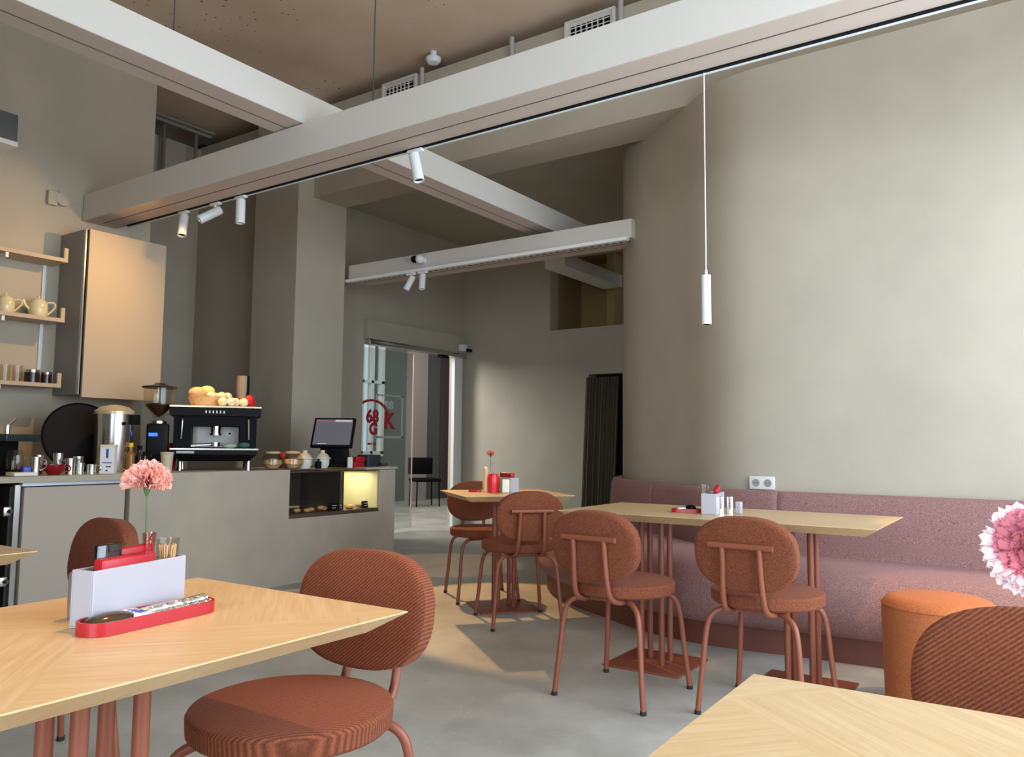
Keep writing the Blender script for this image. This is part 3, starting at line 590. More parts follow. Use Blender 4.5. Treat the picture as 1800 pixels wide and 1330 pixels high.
MB().rng(-.27, .25, -.32, .32, .506, .518).build('cup_tray', mat('tray_brass', (.7, .55, .35), .25, metal=.8), em, smooth=False)
MB().cyl((.07, 0, .30), (.07, 0, .36), .036).build('group_head', chrome, em); MB().cyl((.07, 0, .285), (.07, 0, .30), .042).build('group_ring', steel, em)
pf = MB().cyl((.12, .0, .195), (.12, 0, .225), .035).tube([(.13, -.03, .21), (.15, -.12, .205), (.16, -.17, .2)], .012, 10).build('portafilter', chrome, em)
gg = MB().cyl((-.014, .10, .30), (-.004, .10, .30), .032).build('gauge', white_metal, em); MB().cyl((-.003, .10, .30), (0, .10, .30), .008).build('gauge_pin', black, gg)
for y in (-.23, .23): MB().tube([(.205, y, .43), (.23, y, .40), (.225, y*1.02, .25)], .006, 8).build('steam_wand', chrome, em)
for k in range(6): MB().box((.2405, -.07+k*.025, .47), (.002, .010, .022)).build('button', paper, em, smooth=False)
MB().box((.271, -.20, .147), (.002, .12, .018)).build('badge', mat('badge_grey', (.5, .5, .48), .4), em, smooth=False)
o = MB().sphere((0, 0, .025), .05, (1, 1.1, .5)).build('cloth', mat('teal_cloth', (.05, .14, .15), .9), loc=(-5.10, 3.84, CT+.165)); tag(o, 'crumpled teal cloth on the drip tray of the espresso machine', 'cloth')
o = MB().sphere((0, 0, .018), .05, (1, 1.1, .4)).build('cloth', mat('mint_cloth', (.4, .55, .42), .9), loc=(-5.16, 3.75, CT+.165)); tag(o, 'pale green cloth beside the teal one on the drip tray', 'cloth')
o = MB().lathe([(0, 0), (.04, 0), (.045, .12), (.02, .16), (.02, .2), (0, .2)]).build('red_bottle', redp, loc=(-5.60, 3.55, CT)); tag(o, 'red bottle between the grinder and the espresso machine', 'bottle')
# things on top of the machine
zt_ = CT+.479
bk_ = thing('bread_basket', 'shallow pale basket on top of the espresso machine', 'basket', (-5.42, 3.72, zt_), math.radians(-36))
wv = mat('wicker', (.72, .50, .24), .7, bump=1, bscale=50)
MB().lathe([(0, 0), (.11, 0), (.135, .075), (.125, .075), (.10, .008), (0, .008)], seg=30).build('bowl', wv, bk_)
for i, (dx, dy, dz, r, mm, lab) in enumerate(((.0, -.06, .10, .058, mat('bread_a', (.75, .42, .2), .6), 'large orange glazed bun, topmost on the espresso machine'), (.0, .02, .12, .05, mat('bread_b', (.8, .66, .25), .6), 'round yellow bun beside the orange one in the basket'))):
    o = MB().sphere((0, 0, 0), r, (1.1, 1.2, .85)).build('bun', mm, loc=(-5.42+dx, 3.70+dy, zt_+dz)); tag(o, lab, 'bun')
random.seed(3)
for i in range(7):
    a = i*.9; o = MB().sphere((0, 0, 0), .034, (1, 1.1, .9), 10, 8).build('bun', mat('bread_pale', (.85, .74, .45), .6, var=.2, vscale=40), loc=(-5.42+.07*math.cos(a)+.03, 3.78+.10*math.sin(a)*.9, zt_+.085)); tag(o, 'small pale bun heaped in the basket on the espresso machine', 'bun', 'pale buns in the basket')
for i in range(3):
    o = MB().sphere((0, 0, .04), .04, (.9, 1.0, 1.0), 12, 8).build('flower_head', mat('petal_red', (.75, .02, .03), .6, bump=1, bscale=60), loc=(-5.29+.05*(i % 2), 3.96+.045*i-.03, zt_+.0+.02*(i == 1))); tag(o, 'bright red blossom lying on the espresso machine', 'flower', 'red blossoms on the espresso machine')
for i in range(4):
    o = MB().sphere((0, 0, .035), .036, (1, 1, .95), 10, 8).build('flower_head', mat('petal_yellow', (.92, .85, .55), .6, bump=1, bscale=60), loc=(-5.22+.03*(i % 2), 3.72+.055*i, zt_)); tag(o, 'pale yellow blossom lying on the espresso machine', 'flower', 'yellow blossoms on the espresso machine')
t = thing('paper_cup_stack', 'tall stack of brown paper cups behind the red blossoms', 'cup stack', (-5.62, 4.18, CT)); MB().lathe([(0, 0), (.035, 0), (.04, .55), (.04, .62), (.043, .625), (.043, .76), (0, .76)]).build('cups', kraft, t); MB().cyl((.02, .04, .0), (.02, .04, .76), .018).build('holder', black, t)
# jars, canisters
for i, (x, y) in enumerate(((-5.12, 4.12), (-5.10, 4.305))):
    t = thing('cookie_jar', ['round glass cookie jar beside the espresso machine', 'round glass cookie jar beside the cream canisters'][i], 'jar', (x, y, CT))
    MB().lathe([(0, 0), (.05, 0), (.085, .04), (.085, .085), (.055, .125), (.05, .125), (.08, .085), (.08, .04), (.045, .005), (0, .005)]).build('glass_body', jar_glass, t)
    MB().lathe([(0, .008), (.045, .01), (.074, .045), (.07, .075), (0, .09)]).build('biscuits', mat('jar_fill', (.66, .44, .24), .6, bump=1, bscale=40, var=.4, vscale=25), t); MB().lathe([(.056, .125), (.06, .14), (0, .145)]).build('lid', mat('lid_tan', (.7, .5, .22), .5), t)
o = MB().lathe([(0, 0), (.035, 0), (.035, .13), (0, .13)]).build('sugar_tin', redp, loc=(-5.30, 4.37, CT+.0)); tag(o, 'red capped tin behind the glass cookie jars', 'tin')
for i, (x, y) in enumerate(((-5.15, 4.47), (-5.15, 4.66))):
    t = thing('ceramic_canister', ['cream ceramic canister with pointed lid beside the cookie jars', 'cream ceramic canister with pointed lid beside the till'][i], 'canister', (x, y, CT))
    MB().lathe([(0, 0), (.04, 0), (.058, .035), (.058, .075), (.07, .08), (.07, .088), (0, .088)]).build('body', mat('canister_white', (.72, .70, .62), .4), t); MB().lathe([(.06, .088), (.045, .115), (.02, .13), (.022, .15), (.0, .152)]).build('lid', cream, t)
o = MB().cyl((0, 0, 0), (0, 0, .06), .025).cyl((0, 0, .06), (0, 0, .08), .01).build('small_bottle', black, loc=(-5.08, 4.555, CT)); tag(o, 'small black bottle between the two cream canisters', 'bottle')
# till
po = thing('touch_till', 'black touch screen till on the counter', 'till', (-5.35, 4.98, CT), math.radians(-58))
MB().box((0, 0, .02), (.26, .28, .04), bev=.01).prism([(-.10, -.09), (.06, -.09), (.06, .09), (-.10, .09)], .04, .26, [(-.10, -.12), (.12, -.12), (.12, .12), (-.10, .12)]).build('stand', black, po, smooth=False)
sc_ = MB().box((.05, 0, .30), (.035, .37, .29), ry=math.radians(-27), bev=.008).build('screen_housing', black, po)
def scr(dy, dz, w, h, mm, nm):
    a = math.radians(-27); n = Vector((math.cos(a), 0, -math.sin(a))); u = Vector((math.sin(a), 0, math.cos(a)))
    c = Vector((.05, 0, .30))+n*.0185+u*dz+Vector((0, dy, 0)); MB().box(c, (.002, w, h), ry=a).build(nm, mm, sc_, smooth=False)
scr(0, 0, .33, .25, mat('screen_grey', (.07, .07, .08), .2, emis=(.12, .12, .14), estr=.6), 'screen')
c_ = scr(.0, .11, .32, .018, mat('screen_red', (.3, .1, .12), .3, emis=(.6, .2, .25), estr=.5), 'screen_bar'); scr(.08, .112, .15, .02, mat('screen_white', (.5, .5, .55), .3, emis=(.8, .8, .9), estr=.6), 'screen_bar'); scr(-.08, -.115, .08, .008, MAT['screen_white'], 'screen_bar')
for i, (dz, y, lab) in enumerate(((0, 5.03, 'red card box on the counter, lower of the stacked pair'), (.048, 5.045, 'red card box on the counter, upper of the stacked pair'))):
    o = MB().box((0, 0, .023), (.07, .12-.02*i, .045), bev=.003).build('red_box', redp, loc=(-5.12, y, CT+dz+.001)); tag(o, lab, 'box')
o = MB().box((0, 0, .045), (.012, .05, .09)).build('white_card', paper, loc=(-5.10, 4.93, CT)); tag(o, 'small white card standing beside the red boxes', 'card')
o = MB().box((0, 0, .055), (.14, .17, .11), bev=.012).build('card_terminal', mat('charcoal', (.03, .033, .036), .5), loc=(-5.2, 5.26, CT)); tag(o, 'charcoal block-shaped receipt printer right of the red boxes', 'printer')
o = MB().sphere((0, 0, .02), .03, (1, 1.4, .6)).build('small_plant', mat('deep_green', (.02, .05, .03), .5, bump=1), loc=(-5.08, 5.33, CT+.004)); tag(o, 'small dark green tuft at the end of the counter', 'plant')

# ------------------------------------------------------------------ chairs
def pill(w, h, n=48, e=2.5):
    P = []
    for i in range(n):
        a = 2*PI*i/n; c, s_ = math.cos(a), math.sin(a)
        P.append((w/2*math.copysign(abs(c)**(2/e), c), h/2*math.copysign(abs(s_)**(2/e), s_)))
    return P
def make_chair(seat_m, back_m):
    t = thing('dining_chair', 'rust chair', 'chair')
    r = .0118
    prof = [(0, .438), (.205, .438), (.221, .442), (.229, .450), (.231, .486), (.226, .494), (.212, .499), (0, .502)]
    MB().lathe(prof, seg=56).build('seat', seat_m, t)
    b = MB(); rows = []; T = .062
    for k, (sc, y) in enumerate(((.93, 0), (.975, .002), (1, .009), (1, T-.009), (.975, T-.002), (.93, T))):
        rows.append([(x*(1-(1-sc)*.42/.42), y_, z) for (x, y_, z) in [(px*sc, y-.5*(px*px)*.0 + .25*px*px, pz*sc) for px, pz in pill(.415, .296, e=2.5)]])
    # curved slightly around the sitter, leaning back
    b.grid(rows, close_u=True)
    for ring, y in ((rows[0], 0), (rows[-1], T)):
        c = b.bm.verts.new((0, y, 0)); vs = [v for v in b.bm.verts if any((v.co-Vector(p)).length < 1e-7 for p in ring)]
        vs.sort(key=lambda v: math.atan2(v.co.z, v.co.x))
        for i in range(len(vs)): b.face([vs[i], vs[(i+1) % len(vs)], c])
    b.bm.transform(Matrix.Translation((0, -.285, .662)) @ Matrix.Rotation(math.radians(-8), 4, 'X').inverted())
    b.build('backrest', back_m, t, angle=50)
    MB().tube([(-.13, -.305, .70), (.13, -.305, .70)], .0125, 12, 1).build('back_bar', terra, t)
    legs = {}
    for s in (-1, 1):
        MB().tube([(s*.075, -.305, .695), (s*.076, -.297, .62), (s*.080, -.285, .52), (s*.083, -.26, .455), (s*.087, -.20, .428), (s*.09, -.14, .426)], r, 12).build('back_post', terra, t)
        legs[(s, -1)] = MB().tube([(s*.09, -.14, .426), (s*.13, -.17, .424), (s*.170, -.192, .395), (s*.187, -.203, .33), (s*.200, -.215, .18), (s*.216, -.228, .012)], r, 12).build('leg', terra, t)
        legs[(s, 1)] = MB().tube([(s*.09, .12, .426), (s*.13, .155, .424), (s*.170, .180, .395), (s*.187, .193, .33), (s*.200, .207, .18), (s*.216, .224, .012)], r, 12).build('leg', terra, t)
    MB().tube([(s_*.0, y_, .428) for s_, y_ in ((0, -.15), (0, .15))], .008, 8, 1).tube([(-.10, -.14, .426), (.10, -.14, .426)], r, 10, 1).tube([(-.10, .12, .426), (.10, .12, .426)], r, 10, 1).build('seat_frame', terra, t)
    for sx in (-1, 1):
        for sy, yy in ((-1, -.2285), (1, .2245)): MB().cyl((sx*.2165, yy, 0), (sx*.216, yy, .016), .0135, seg=12).build('foot_cap', rubber, legs[(sx, sy)])
    return t
cA = make_chair(rust, rust)
G = 'rust upholstered chairs around the oak tables'
place(cA, (-1.66, 3.30, 0), math.radians(-2), 'rust chair at the long table, left one, back turned to us', G)
place(copy_tree(cA), (-1.055, 3.435, 0), math.radians(-2), 'rust chair at the long table, right one, back turned to us', G)
place(copy_tree(cA), (-2.84, 4.20, 0), math.radians(50), 'rust chair drawn up to the small far table with orange lit seat', G)
place(copy_tree(cA), (-3.49, 4.69, 0), math.radians(-130), 'rust chair on the far side of the small far table, facing us', G)
place(copy_tree(cA), (-2.86, 1.31, 0), math.radians(176), 'dark rust chair partly hidden behind the white caddy on the near table', G)
cN = make_chair(rust_rib_seat, rust_rib)
place(cN, (-1.485, 1.275, 0), math.radians(185), 'large corduroy chair at the end of the near oak table, half in shade', G)
place(copy_tree(cN), (-.05, 1.43, 0), math.radians(178), 'corduroy chair at the frame edge behind the pale near table', G)

# ------------------------------------------------------------------ tables
def make_table(name, lab, loc, rz, w, d, bases, brz=0, plate=.42):
    t = thing(name, lab, 'table', loc, rz, None)
    P = [(-w/2, -d/2), (w/2, -d/2), (w/2, d/2), (-w/2, d/2)]; k = .055
    Q = [(-w/2+k, -d/2+k), (w/2-k, -d/2+k), (w/2-k, d/2-k), (-w/2+k, d/2-k)]
    MB().prism(P, .7625, .765).prism(P, .727, .7625, Q).build('tabletop', oak, t, smooth=False)
    for bx, by in bases:
        h = plate/2
        pb = MB().box((bx, by, .005), (plate, plate, .010), rz=brz, bev=.003).build('base_plate', terra, t)
        MB().box((bx, by, .722), (.2, .2, .008), rz=brz).build('top_plate', terra, t, smooth=False)
        for sx in (-1, 1):
            for sy in (-1, 1):
                q = Matrix.Rotation(brz, 3, 'Z') @ Vector((sx*.054, sy*.054, 0)); MB().cyl((bx+q.x, by+q.y, .01), (bx+q.x, by+q.y, .72), .0145, seg=16).build('leg', terra, t)
    return t
R1 = math.radians(1.1)
make_table('dining_table', 'large near oak table lit warm, with red tray and white caddy', (-1.39, .76, 0), R1, .66, .86, [(0, 0)])
make_table('dining_table', 'pale oak table in the near corner with the pale pink carnation', (-.043, .748, 0), R1, .66, .86, [(0, 0)])
make_table('dining_table', 'oak table cut off by the frame, only its pointed corner shows', (-2.83, .74, 0), R1, .66, .86, [(0, 0)])
make_table('long_dining_table', 'long oak table on two pedestals in front of the pink bench', (-1.38, 3.86, 0), R1, 1.48, .73, [(-.36, -.03), (.36, -.03)], 0, .40)
make_table('dining_table', 'small square oak table turned diagonally, furthest from us', (-3.16, 4.50, 0), math.radians(52), .74, .74, [(0, 0)])

# ------------------------------------------------------------------ bench
FP = [(1.28, 4.38), (0, 4.38), (-.96, 4.35), (-1.40, 4.30), (-1.75, 4.29), (-2.15, 4.40), (-2.5, 4.59), (-2.85, 4.80), (-3.12, 5.02), (-3.36, 5.30), (-3.55, 5.75), (-3.62, 6.20)]
BP = WP[:11]; BP = BP[:3] + BP[3:]
fs, bs = spline(FP, 8), spline([(1.28, 5.04)]+WP[1:12], 8)
n = min(len(fs), len(bs)); fs, bs = fs[:n], bs[:n]
def at(i, d):   # d measured from the front line towards the wall, metres; negative overhangs; 'B' offsets from wall
    f, b = fs[i], bs[i]; v = (b-f); L = v.length; v = v/L
    return f+v*d if d is not None else b
def bench_strip(prof_fn, i0, i1, name, m, parent, endr=0):
    rows = []
    for i in range(i0, i1+1):
        f, b = fs[i], bs[i]; v = b-f; L = v.length; v = v/L; pr = prof_fn(L)
        rows.append([(f.x+v.x*d, f.y+v.y*d, z) for d, z in pr])
    def shrink(r, t, toward):
        cx = sum(p[0] for p in r)/len(r); cy = sum(p[1] for p in r)/len(r); cz = sum(p[2] for p in r)/len(r)
        return [((p[0]-cx)*t+cx+toward[0], (p[1]-cy)*t+cy+toward[1], (p[2]-cz)*t+cz) for p in r]
    if endr:
        a = Vector(rows[0][0])-Vector(rows[1][0]); a = a.normalized()*endr; z = Vector(rows[-1][0])-Vector(rows[-2][0]); z = z.normalized()*endr
        rows = [shrink(rows[0], .93, a)] + [rows[0]] + rows[1:-1] + [rows[-1]] + [shrink(rows[-1], .93, z)]
    return MB().grid(rows, close_u=True, cap=True).build(name, m, parent, angle=50)
bench = thing('bench_seat', 'long curved dusty pink upholstered bench along the rounded wall', 'bench', (0, 0, 0))
sec = [(0, 23), (24, 55), (56, n-1)]
# index of the seams: find nearest X
def ix(x): return min(range(n), key=lambda i: abs(fs[i].x-x))
i1, i2 = ix(-1.38), ix(-2.78)
secs = [(0, i1), (i1, i2), (i2, n-1)]
def seat_prof(L): 
    D = L-.13
    return [(.03, .13), (-.035, .17), (-.055, .26), (-.045, .36), (-.01, .425), (.06, .455), (.2, .465), (D, .462), (D+.02, .44), (D+.02, .14)]
def back_prof(L): return [(L-.155, .40), (L-.150, .60), (L-.135, .775), (L-.115, .812), (L-.08, .825), (L-.03, .82), (L-.006, .80), (L-.004, .40)]
def plinth_prof(L): return [(.05, 0), (.05, .132), (L-.03, .132), (L-.03, 0)]
wood_red = mat('plinth_terracotta', (.15, .042, .024), .5)
for (a, b) in secs:
    bench_strip(seat_prof, a, b, 'seat_cushion', rose, bench, .006); bench_strip(back_prof, a, b, 'back_cushion', rose, bench, .006)
    pl_ = bench_strip(plinth_prof, a, b, 'plinth', wood_red, bench)
# pouf
pf_ = thing('pouf', 'round orange upholstered pouf in front of the pink bench', 'pouf', (-.455, 3.78, 0))
MB().lathe([(0, 0), (.20, 0), (.21, .01), (.217, .42), (.212, .452), (.195, .472), (.165, .482), (0, .487)], seg=48).build('cushion', orange_cloth, pf_)
MB().lathe([(.216, .440), (.2175, .444), (.2155, .450), (.210, .450)], seg=48).build('piping', orange_cloth, pf_)
# wall socket
so = thing('wall_socket', 'white double power socket on the wall above the bench', 'socket', (-1.566, 5.038, .868))
MB().box((0, -.006, 0), (.160, .012, .082), bev=.004).build('plate', mat('socket_white', (.72, .72, .68), .35), so)
for s in (-1, 1):
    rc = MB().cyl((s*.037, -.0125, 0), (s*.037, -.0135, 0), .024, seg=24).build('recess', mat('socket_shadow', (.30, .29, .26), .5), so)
    for k in (-1, 1): MB().cyl((s*.037+k*.009, -.0136, 0), (s*.037+k*.009, -.0142, 0), .003, seg=8).build('pin_hole', black, rc)

# ------------------------------------------------------------------ table settings
def carnation(loc, r, lab, m, m2=None, seed=1, stem=.10, rz=0, tilt=0, pw=.46):
    t = thing('carnation', lab, 'flower', loc, rz); rnd = random.Random(seed)
    MB().tube([(0, 0, -stem), (.002, .001, -stem*.5), (0, 0, -r*.55)], .0017, 8).build('stem', green, t)
    MB().lathe([(.002, -r*.75), (.005, -r*.6), (.007, -r*.35), (.004, -r*.2)]).build('calyx', green, t)
    MB().tube([(0, 0, -stem*.55), (.012, .004, -stem*.5), (.02, .006, -stem*.44)], .0012, 6).build('leaf', green, t)
    def petals(nm, N, mm, rr0, rr1, mbs, e0=-.35, e1=1):
        for k in range(N):
            th = rnd.uniform(0, 2*PI); el = math.asin(rnd.uniform(e0, e1)); L = r*rnd.uniform(rr0, rr1); wd = L*pw
            d = Vector((math.cos(th)*math.cos(el), math.sin(th)*math.cos(el), math.sin(el)*.95)); s_ = d.cross(Vector((0, 0, 1))).normalized(); u = s_.cross(d)
            rows = []; ph = rnd.uniform(0, 6)
            for i in range(5):
                q = i/4; w = wd*(.15+.85*q**.8)*.5
                rows.append([d*L*q*(1-.10*(j/6)**2+.05*q*math.sin(j*2.3+ph))+s_*w*(j/6)+u*(r*.10*q*math.sin(j*1.1+ph)+.10*r*q*q) + Vector((0, 0, -r*.2)) for j in range(-6, 7)])
            mbs.grid(rows)
    a = MB(); petals('p', 210, m, .70, 1.02, a); o = a.build('petals', m, t, angle=80); o.rotation_euler = (tilt, 0, 0)
    if m2: a = MB(); petals('p', 60, m2, .98, 1.18, a, -.5, .22); o = a.build('outer_petals', m2, t, angle=80); o.rotation_euler = (tilt, 0, 0)
    return t
TZ = .7655
# near table
ang = math.radians(15.5)
Rz = Matrix.Rotation(ang, 3, 'Z')
def loc_at(base, x, y, z=0): v = Rz @ Vector((x, y, 0)); return (base[0]+v.x, base[1]+v.y, base[2]+z)
B0 = (-1.443, .848, TZ)   # caddy centre, long axis along local y
def caddy(loc, rz, lab, s=1.0, name='napkin_caddy', hw=.036):
    t = thing(name, lab, 'caddy', loc, rz)
    w, d, h, k = hw*s, .112*s, .100*s, .003
    MB().rng(-w, w, -d, d, 0, k).rng(-w, -w+k, -d, d, k, h).rng(w-k, w, -d, d, k, h).rng(-w+k, w-k, -d, -d+k, k, h).rng(-w+k, w-k, d-k, d, k, h).rng(-w+k, w-k, .05*s, .053*s, k, h).build('box', whitep, t, smooth=False, bevel=.0015)
    return t
caddy(B0, ang, 'glossy white caddy box on the near oak table', hw=.025)
def red_box(loc, rz, d, lab, h=.02): o = MB().box((0, 0, h/2), d, bev=.004).build('red_case', redp, loc=loc, rz=rz); return tag(o, lab, 'case')
red_box(loc_at(B0, .011, -.028, .088), ang, (.024, .125, .028), 'red oblong case standing in the white caddy, nearer to us', .028)
red_box(loc_at(B0, -.013, .004, .092), ang, (.018, .10, .036), 'red oblong case at the back of the white caddy beside the flower stem', .036)
o = MB().box((0, 0, .03), (.010, .055, .062), bev=.002).build('sachet_holder', dk_glass, loc=loc_at(B0, -.004, -.055, .078), rz=ang); tag(o, 'dark see-through sachet holder standing in the white caddy', 'holder')
for i in range(3):
    o = MB().box((0, 0, .022), (.003, .042, .045), rx=.0).build('sachet', mat('sachet_grey', (.55, .57, .62), .35), loc=loc_at(B0, .0035+.0035*i-.012, -.055, .079), rz=ang); tag(o, 'grey and white sachet inside the dark holder of the caddy', 'sachet', 'sachets in the near caddy')
tp = thing('toothpick_cup', 'clear cup of wooden toothpicks in the near white caddy', 'cup', loc_at(B0, .004, .083, .035), ang)
MB().lathe([(0, 0), (.0175, 0), (.0215, .100), (.0205, .100), (.0165, .003), (0, .003)]).build('glass', jar_glass, tp)
for i in range(16):
    a = i*2.4; MB().cyl((.010*math.cos(a), .010*math.sin(a), .003), (.0155*math.cos(a+.3), .0155*math.sin(a+.3), .088), .0012, seg=6).build('toothpick', mat('toothpick_wood', (.85, .55, .3), .7), tp)
vs = thing('bud_vase', 'slim pink glass vase in the near white caddy', 'vase', loc_at(B0, -.002, .040, .01)); MB().lathe([(0, 0), (.010, 0), (.010, .10), (.013, .140), (.0115, .140), (.008, .10), (.008, .004), (0, .004)]).build('glass', glass('pink_glass', (1, .75, .75), .15), vs)
carnation((-1.468, .884, 1.020), .047, 'pink carnation standing upright above the near white caddy', pink, seed=4, stem=.23)
t = thing('steel_shaker', 'steel cylinder standing behind the near white caddy', 'shaker', (-1.508, .782, TZ)); MB().lathe([(0, 0), (.016, 0), (.016, .080), (.014, .083), (0, .083)]).build('body', mat('dull_steel', (.42, .38, .32), .4, metal=.8), t)
def stadium(L, w, n=12):
    P = []
    for k in range(n+1): a = -PI/2+PI*k/n; P.append((L/2-w/2+w/2*math.cos(a), w/2*math.sin(a)))
    for k in range(n+1): a = PI/2+PI*k/n; P.append((-L/2+w/2+w/2*math.cos(a), w/2*math.sin(a)))
    return P
def red_tray(loc, rz, L, w, h, lab):
    t = thing('red_tray', lab, 'tray', loc, rz); out = stadium(L, w); inn = stadium(L-.010, w-.010)
    MB().prism(inn, 0, .003).build('floor', redp, t, smooth=False)
    m_ = MB(); m_.grid([[(x, y, 0) for x, y in out], [(x, y, h) for x, y in out], [(x, y, h) for x, y in inn], [(x, y, .0) for x, y in inn], [(x, y, 0) for x, y in out]], close_u=True); m_.build('rim', redp, t, angle=50)
    return t
tr = (-1.375, .845, TZ); ta = math.radians(97)
red_tray(tr, ta, .27, .075, .022, 'long rounded red tray on the near oak table')
def on_tray(x, y, z): v = Matrix.Rotation(ta, 3, 'Z') @ Vector((x, y, 0)); return (tr[0]+v.x, tr[1]+v.y, tr[2]+z)
o = MB().sphere((0, 0, .013), .038, (1.25, .72, .42), 24, 12).build('dark_lens_dish', mat('bronze_glass', (.10, .07, .04), .12, metal=.6), loc=on_tray(-.080, 0, .003), rz=ta); tag(o, 'dark glossy oval piece in the near end of the red tray', 'trinket')
t = thing('white_sachet', 'white sachet with blue stripes lying in the red tray', 'sachet', on_tray(-.030, 0, .004), ta); MB().box((0, 0, .012), (.036, .052, .014), rx=.1, bev=.004).build('packet', paper, t)
for k in range(4): MB().box((.003, -.016+.010*k, .0205), (.016, .004, .001), rx=.1).build('print', blue_ink, t, smooth=False)
o = MB(); 
o.tube([(-.075, 0, .010), (-.03, .002, .013), (.03, 0, .014), (.075, 0, .016)], .011, 14, 10); o = o.build('foil_stick', foil, loc=on_tray(.050, .004, .004), rz=ta); tag(o, 'crinkled silver foil stick in the far end of the red tray', 'stick')
o = MB(); o.tube([(-.075, 0, .010), (.0, .002, .012), (.07, 0, .013)], .008, 12, 8); o = o.build('foil_stick', foil, loc=on_tray(.050, -.018, .003), rz=ta); tag(o, 'thinner silver foil stick beside the crinkled one in the red tray', 'stick')
# near right table: pale carnation in a vase
t = thing('bud_vase', 'slim clear vase on the pale near table', 'vase', (-.022, .786, TZ)); MB().lathe([(0, 0), (.022, 0), (.020, .05), (.010, .10), (.011, .12), (.009, .12), (.008, .1), (.017, .05), (.018, .004), (0, .004)]).build('glass', cl_glass, t)
carnation((-.022, .786, 1.012), .035, 'large pale pink carnation at the frame edge above the pale table', pale_pink, petal_white, seed=9, stem=.245, tilt=math.radians(55), pw=.72)
# long table
caddy((-1.435, 3.83, TZ), math.radians(10), 'white caddy box on the long oak table')
bb = (-1.435, 3.83, TZ)
o = MB().lathe([(0, 0), (.020, 0), (.025, .085), (.023, .085), (.018, .003), (0, .003)]).build('toothpick_cup', jar_glass, loc=(-1.452, 3.77, TZ+.055)); tag(o, 'clear cup sticking out of the caddy on the long table', 'cup')
o = MB().box((0, 0, .02), (.02, .09, .04), bev=.004, rx=.25).build('red_case', redp, loc=(-1.425, 3.86, TZ+.088), rz=math.radians(10)); tag(o, 'red case sticking out of the caddy on the long table', 'case')
for x, y, h, lab in ((-1.392, 3.82, .082, 'steel shaker right beside the caddy on the long table'), (-1.355, 3.845, .082, 'steel shaker between the caddy and the white salt cellar')):
    o = MB().lathe([(0, 0), (.017, 0), (.017, h), (.014, h+.002), (0, h+.002)]).build('steel_shaker', chrome, loc=(x, y, TZ)); tag(o, lab, 'shaker')
t = thing('salt_cellar', 'small white dotted salt cellar on the long table', 'salt cellar', (-1.318, 3.868, TZ)); MB().box((0, 0, .03), (.028, .028, .06), bev=.004).build('body', whitep, t)
for k in range(3): MB().cyl((.003*(-1)**k, -.0141, .015+.015*k), (.003*(-1)**k, -.0146, .015+.015*k), .002, seg=8).build('hole', grey_dark, t)
red_tray((-1.555, 3.79, TZ), math.radians(20), .15, .06, .018, 'small red tray beside the caddy on the long table')
o = MB().sphere((0, 0, .02), .022, (1.3, .8, .7)).build('black_item', black_gloss, loc=(-1.535, 3.79, TZ+.003)); tag(o, 'small glossy black wrapped item lying in the red tray on the long table', 'trinket')
o = MB().cyl((-.03, 0, .014), (.03, 0, .018), .008).build('silver_item', chrome, loc=(-1.565, 3.785, TZ+.003), rz=.4); tag(o, 'short silver stick in the red tray on the long table', 'stick')
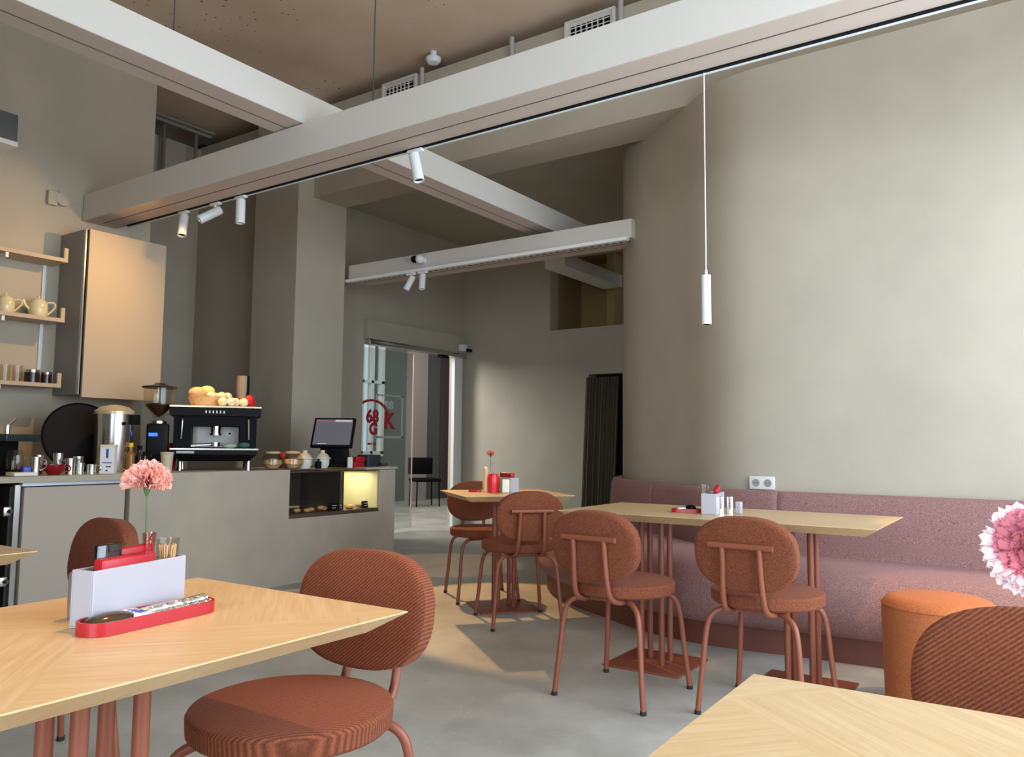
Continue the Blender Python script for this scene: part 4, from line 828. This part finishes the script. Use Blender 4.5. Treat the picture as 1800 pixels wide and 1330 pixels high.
# far table
caddy((-3.21, 4.58, TZ), math.radians(70), 'white caddy box on the small far table')
o = MB().box((0, 0, .045), (.05, .05, .09), bev=.006).build('white_carton', mat('cream_carton', (.85, .83, .65), .6), loc=(-3.15, 4.50, TZ), rz=.6); tag(o, 'small cream carton in front of the caddy on the far table', 'carton')
o = MB().lathe([(0, 0), (.034, 0), (.038, .05), (.038, .10), (.030, .125), (0, .128)]).build('red_canister', mat('bright_red', (.75, .02, .03), .3), loc=(-3.245, 4.485, TZ)); tag(o, 'shiny red canister on the small far table', 'canister')
o = MB().box((0, 0, .018), (.03, .14, .036), bev=.005).build('red_case', redp, loc=(-3.21, 4.60, TZ+.095), rz=math.radians(70)); tag(o, 'red case lying on top of the caddy on the far table', 'case')
t = thing('wooden_stick_holder', 'tall pale wooden holder beside the red canister', 'holder', (-3.29, 4.455, TZ)); MB().box((0, 0, .08), (.028, .028, .16), bev=.003).build('block', mat('pale_wood', (.75, .5, .27), .6), t); MB().lathe([(.012, .16), (.014, .172), (0, .173)]).build('cap', paper, t)
red_tray((-3.36, 4.43, TZ), math.radians(20), .09, .045, .015, 'tiny red tray at the end of the far table')
carnation((-3.295, 4.52, 1.03), .036, 'peach pink carnation on the small far table', mat('peach_petal', (.88, .42, .30), .7), seed=6, stem=.14)
t = thing('bud_vase', 'slim clear vase behind the red canister on the far table', 'vase', (-3.295, 4.52, TZ)); MB().lathe([(0, 0), (.012, 0), (.010, .13), (.012, .15), (.010, .15), (.008, .13), (.009, .004), (0, .004)]).build('glass', cl_glass, t)

# ------------------------------------------------------------------ warm lamps (their light; the fittings are built above)
spot('spot_shelves', p2, (-5.95, 2.55, 1.75), 46, 135, col=(1, .58, .2), blend=1, size=.02)
q4 = track_spot((-1.55, 1.28, 2.80), (-1.45, 1.05, .76), 'white ceiling spotlight straight above the near oak table')
rod = MB().cyl((0, 0, 0), (0, 0, CZ-2.80), .008, seg=10).build('spotlight_rod', white_metal, loc=(-1.55, 1.28, 2.80)); tag(rod, 'white rod from the ceiling to the spotlight above the near table', 'rod')
spot('spot_near_table', q4, (-1.45, 1.02, .76), 72, 62, col=(1, .54, .18), blend=.35)
spot('spot_far_floor', (-5.07, 5.74, 2.55), (-3.25, 4.62, .25), 320, 32, blend=.2)
spot('spot_under_short_beam', (-5.32, 5.72, 2.58), (-4.75, 5.75, 0), 60, 32)
spot('spot_middle_floor', p4, (-2.75, 3.45, 0), 16, 60, blend=.6)
spot('spot_counter', p3, (-4.665, 3.415, 0), 42, 21, blend=.12, size=.01)
spot('spot_machine', p1, (-5.36, 3.80, 1.4), 120, 36, blend=.5)
spot('spot_pouf', q3, (-.2, 4.05, .4), 110, 34)
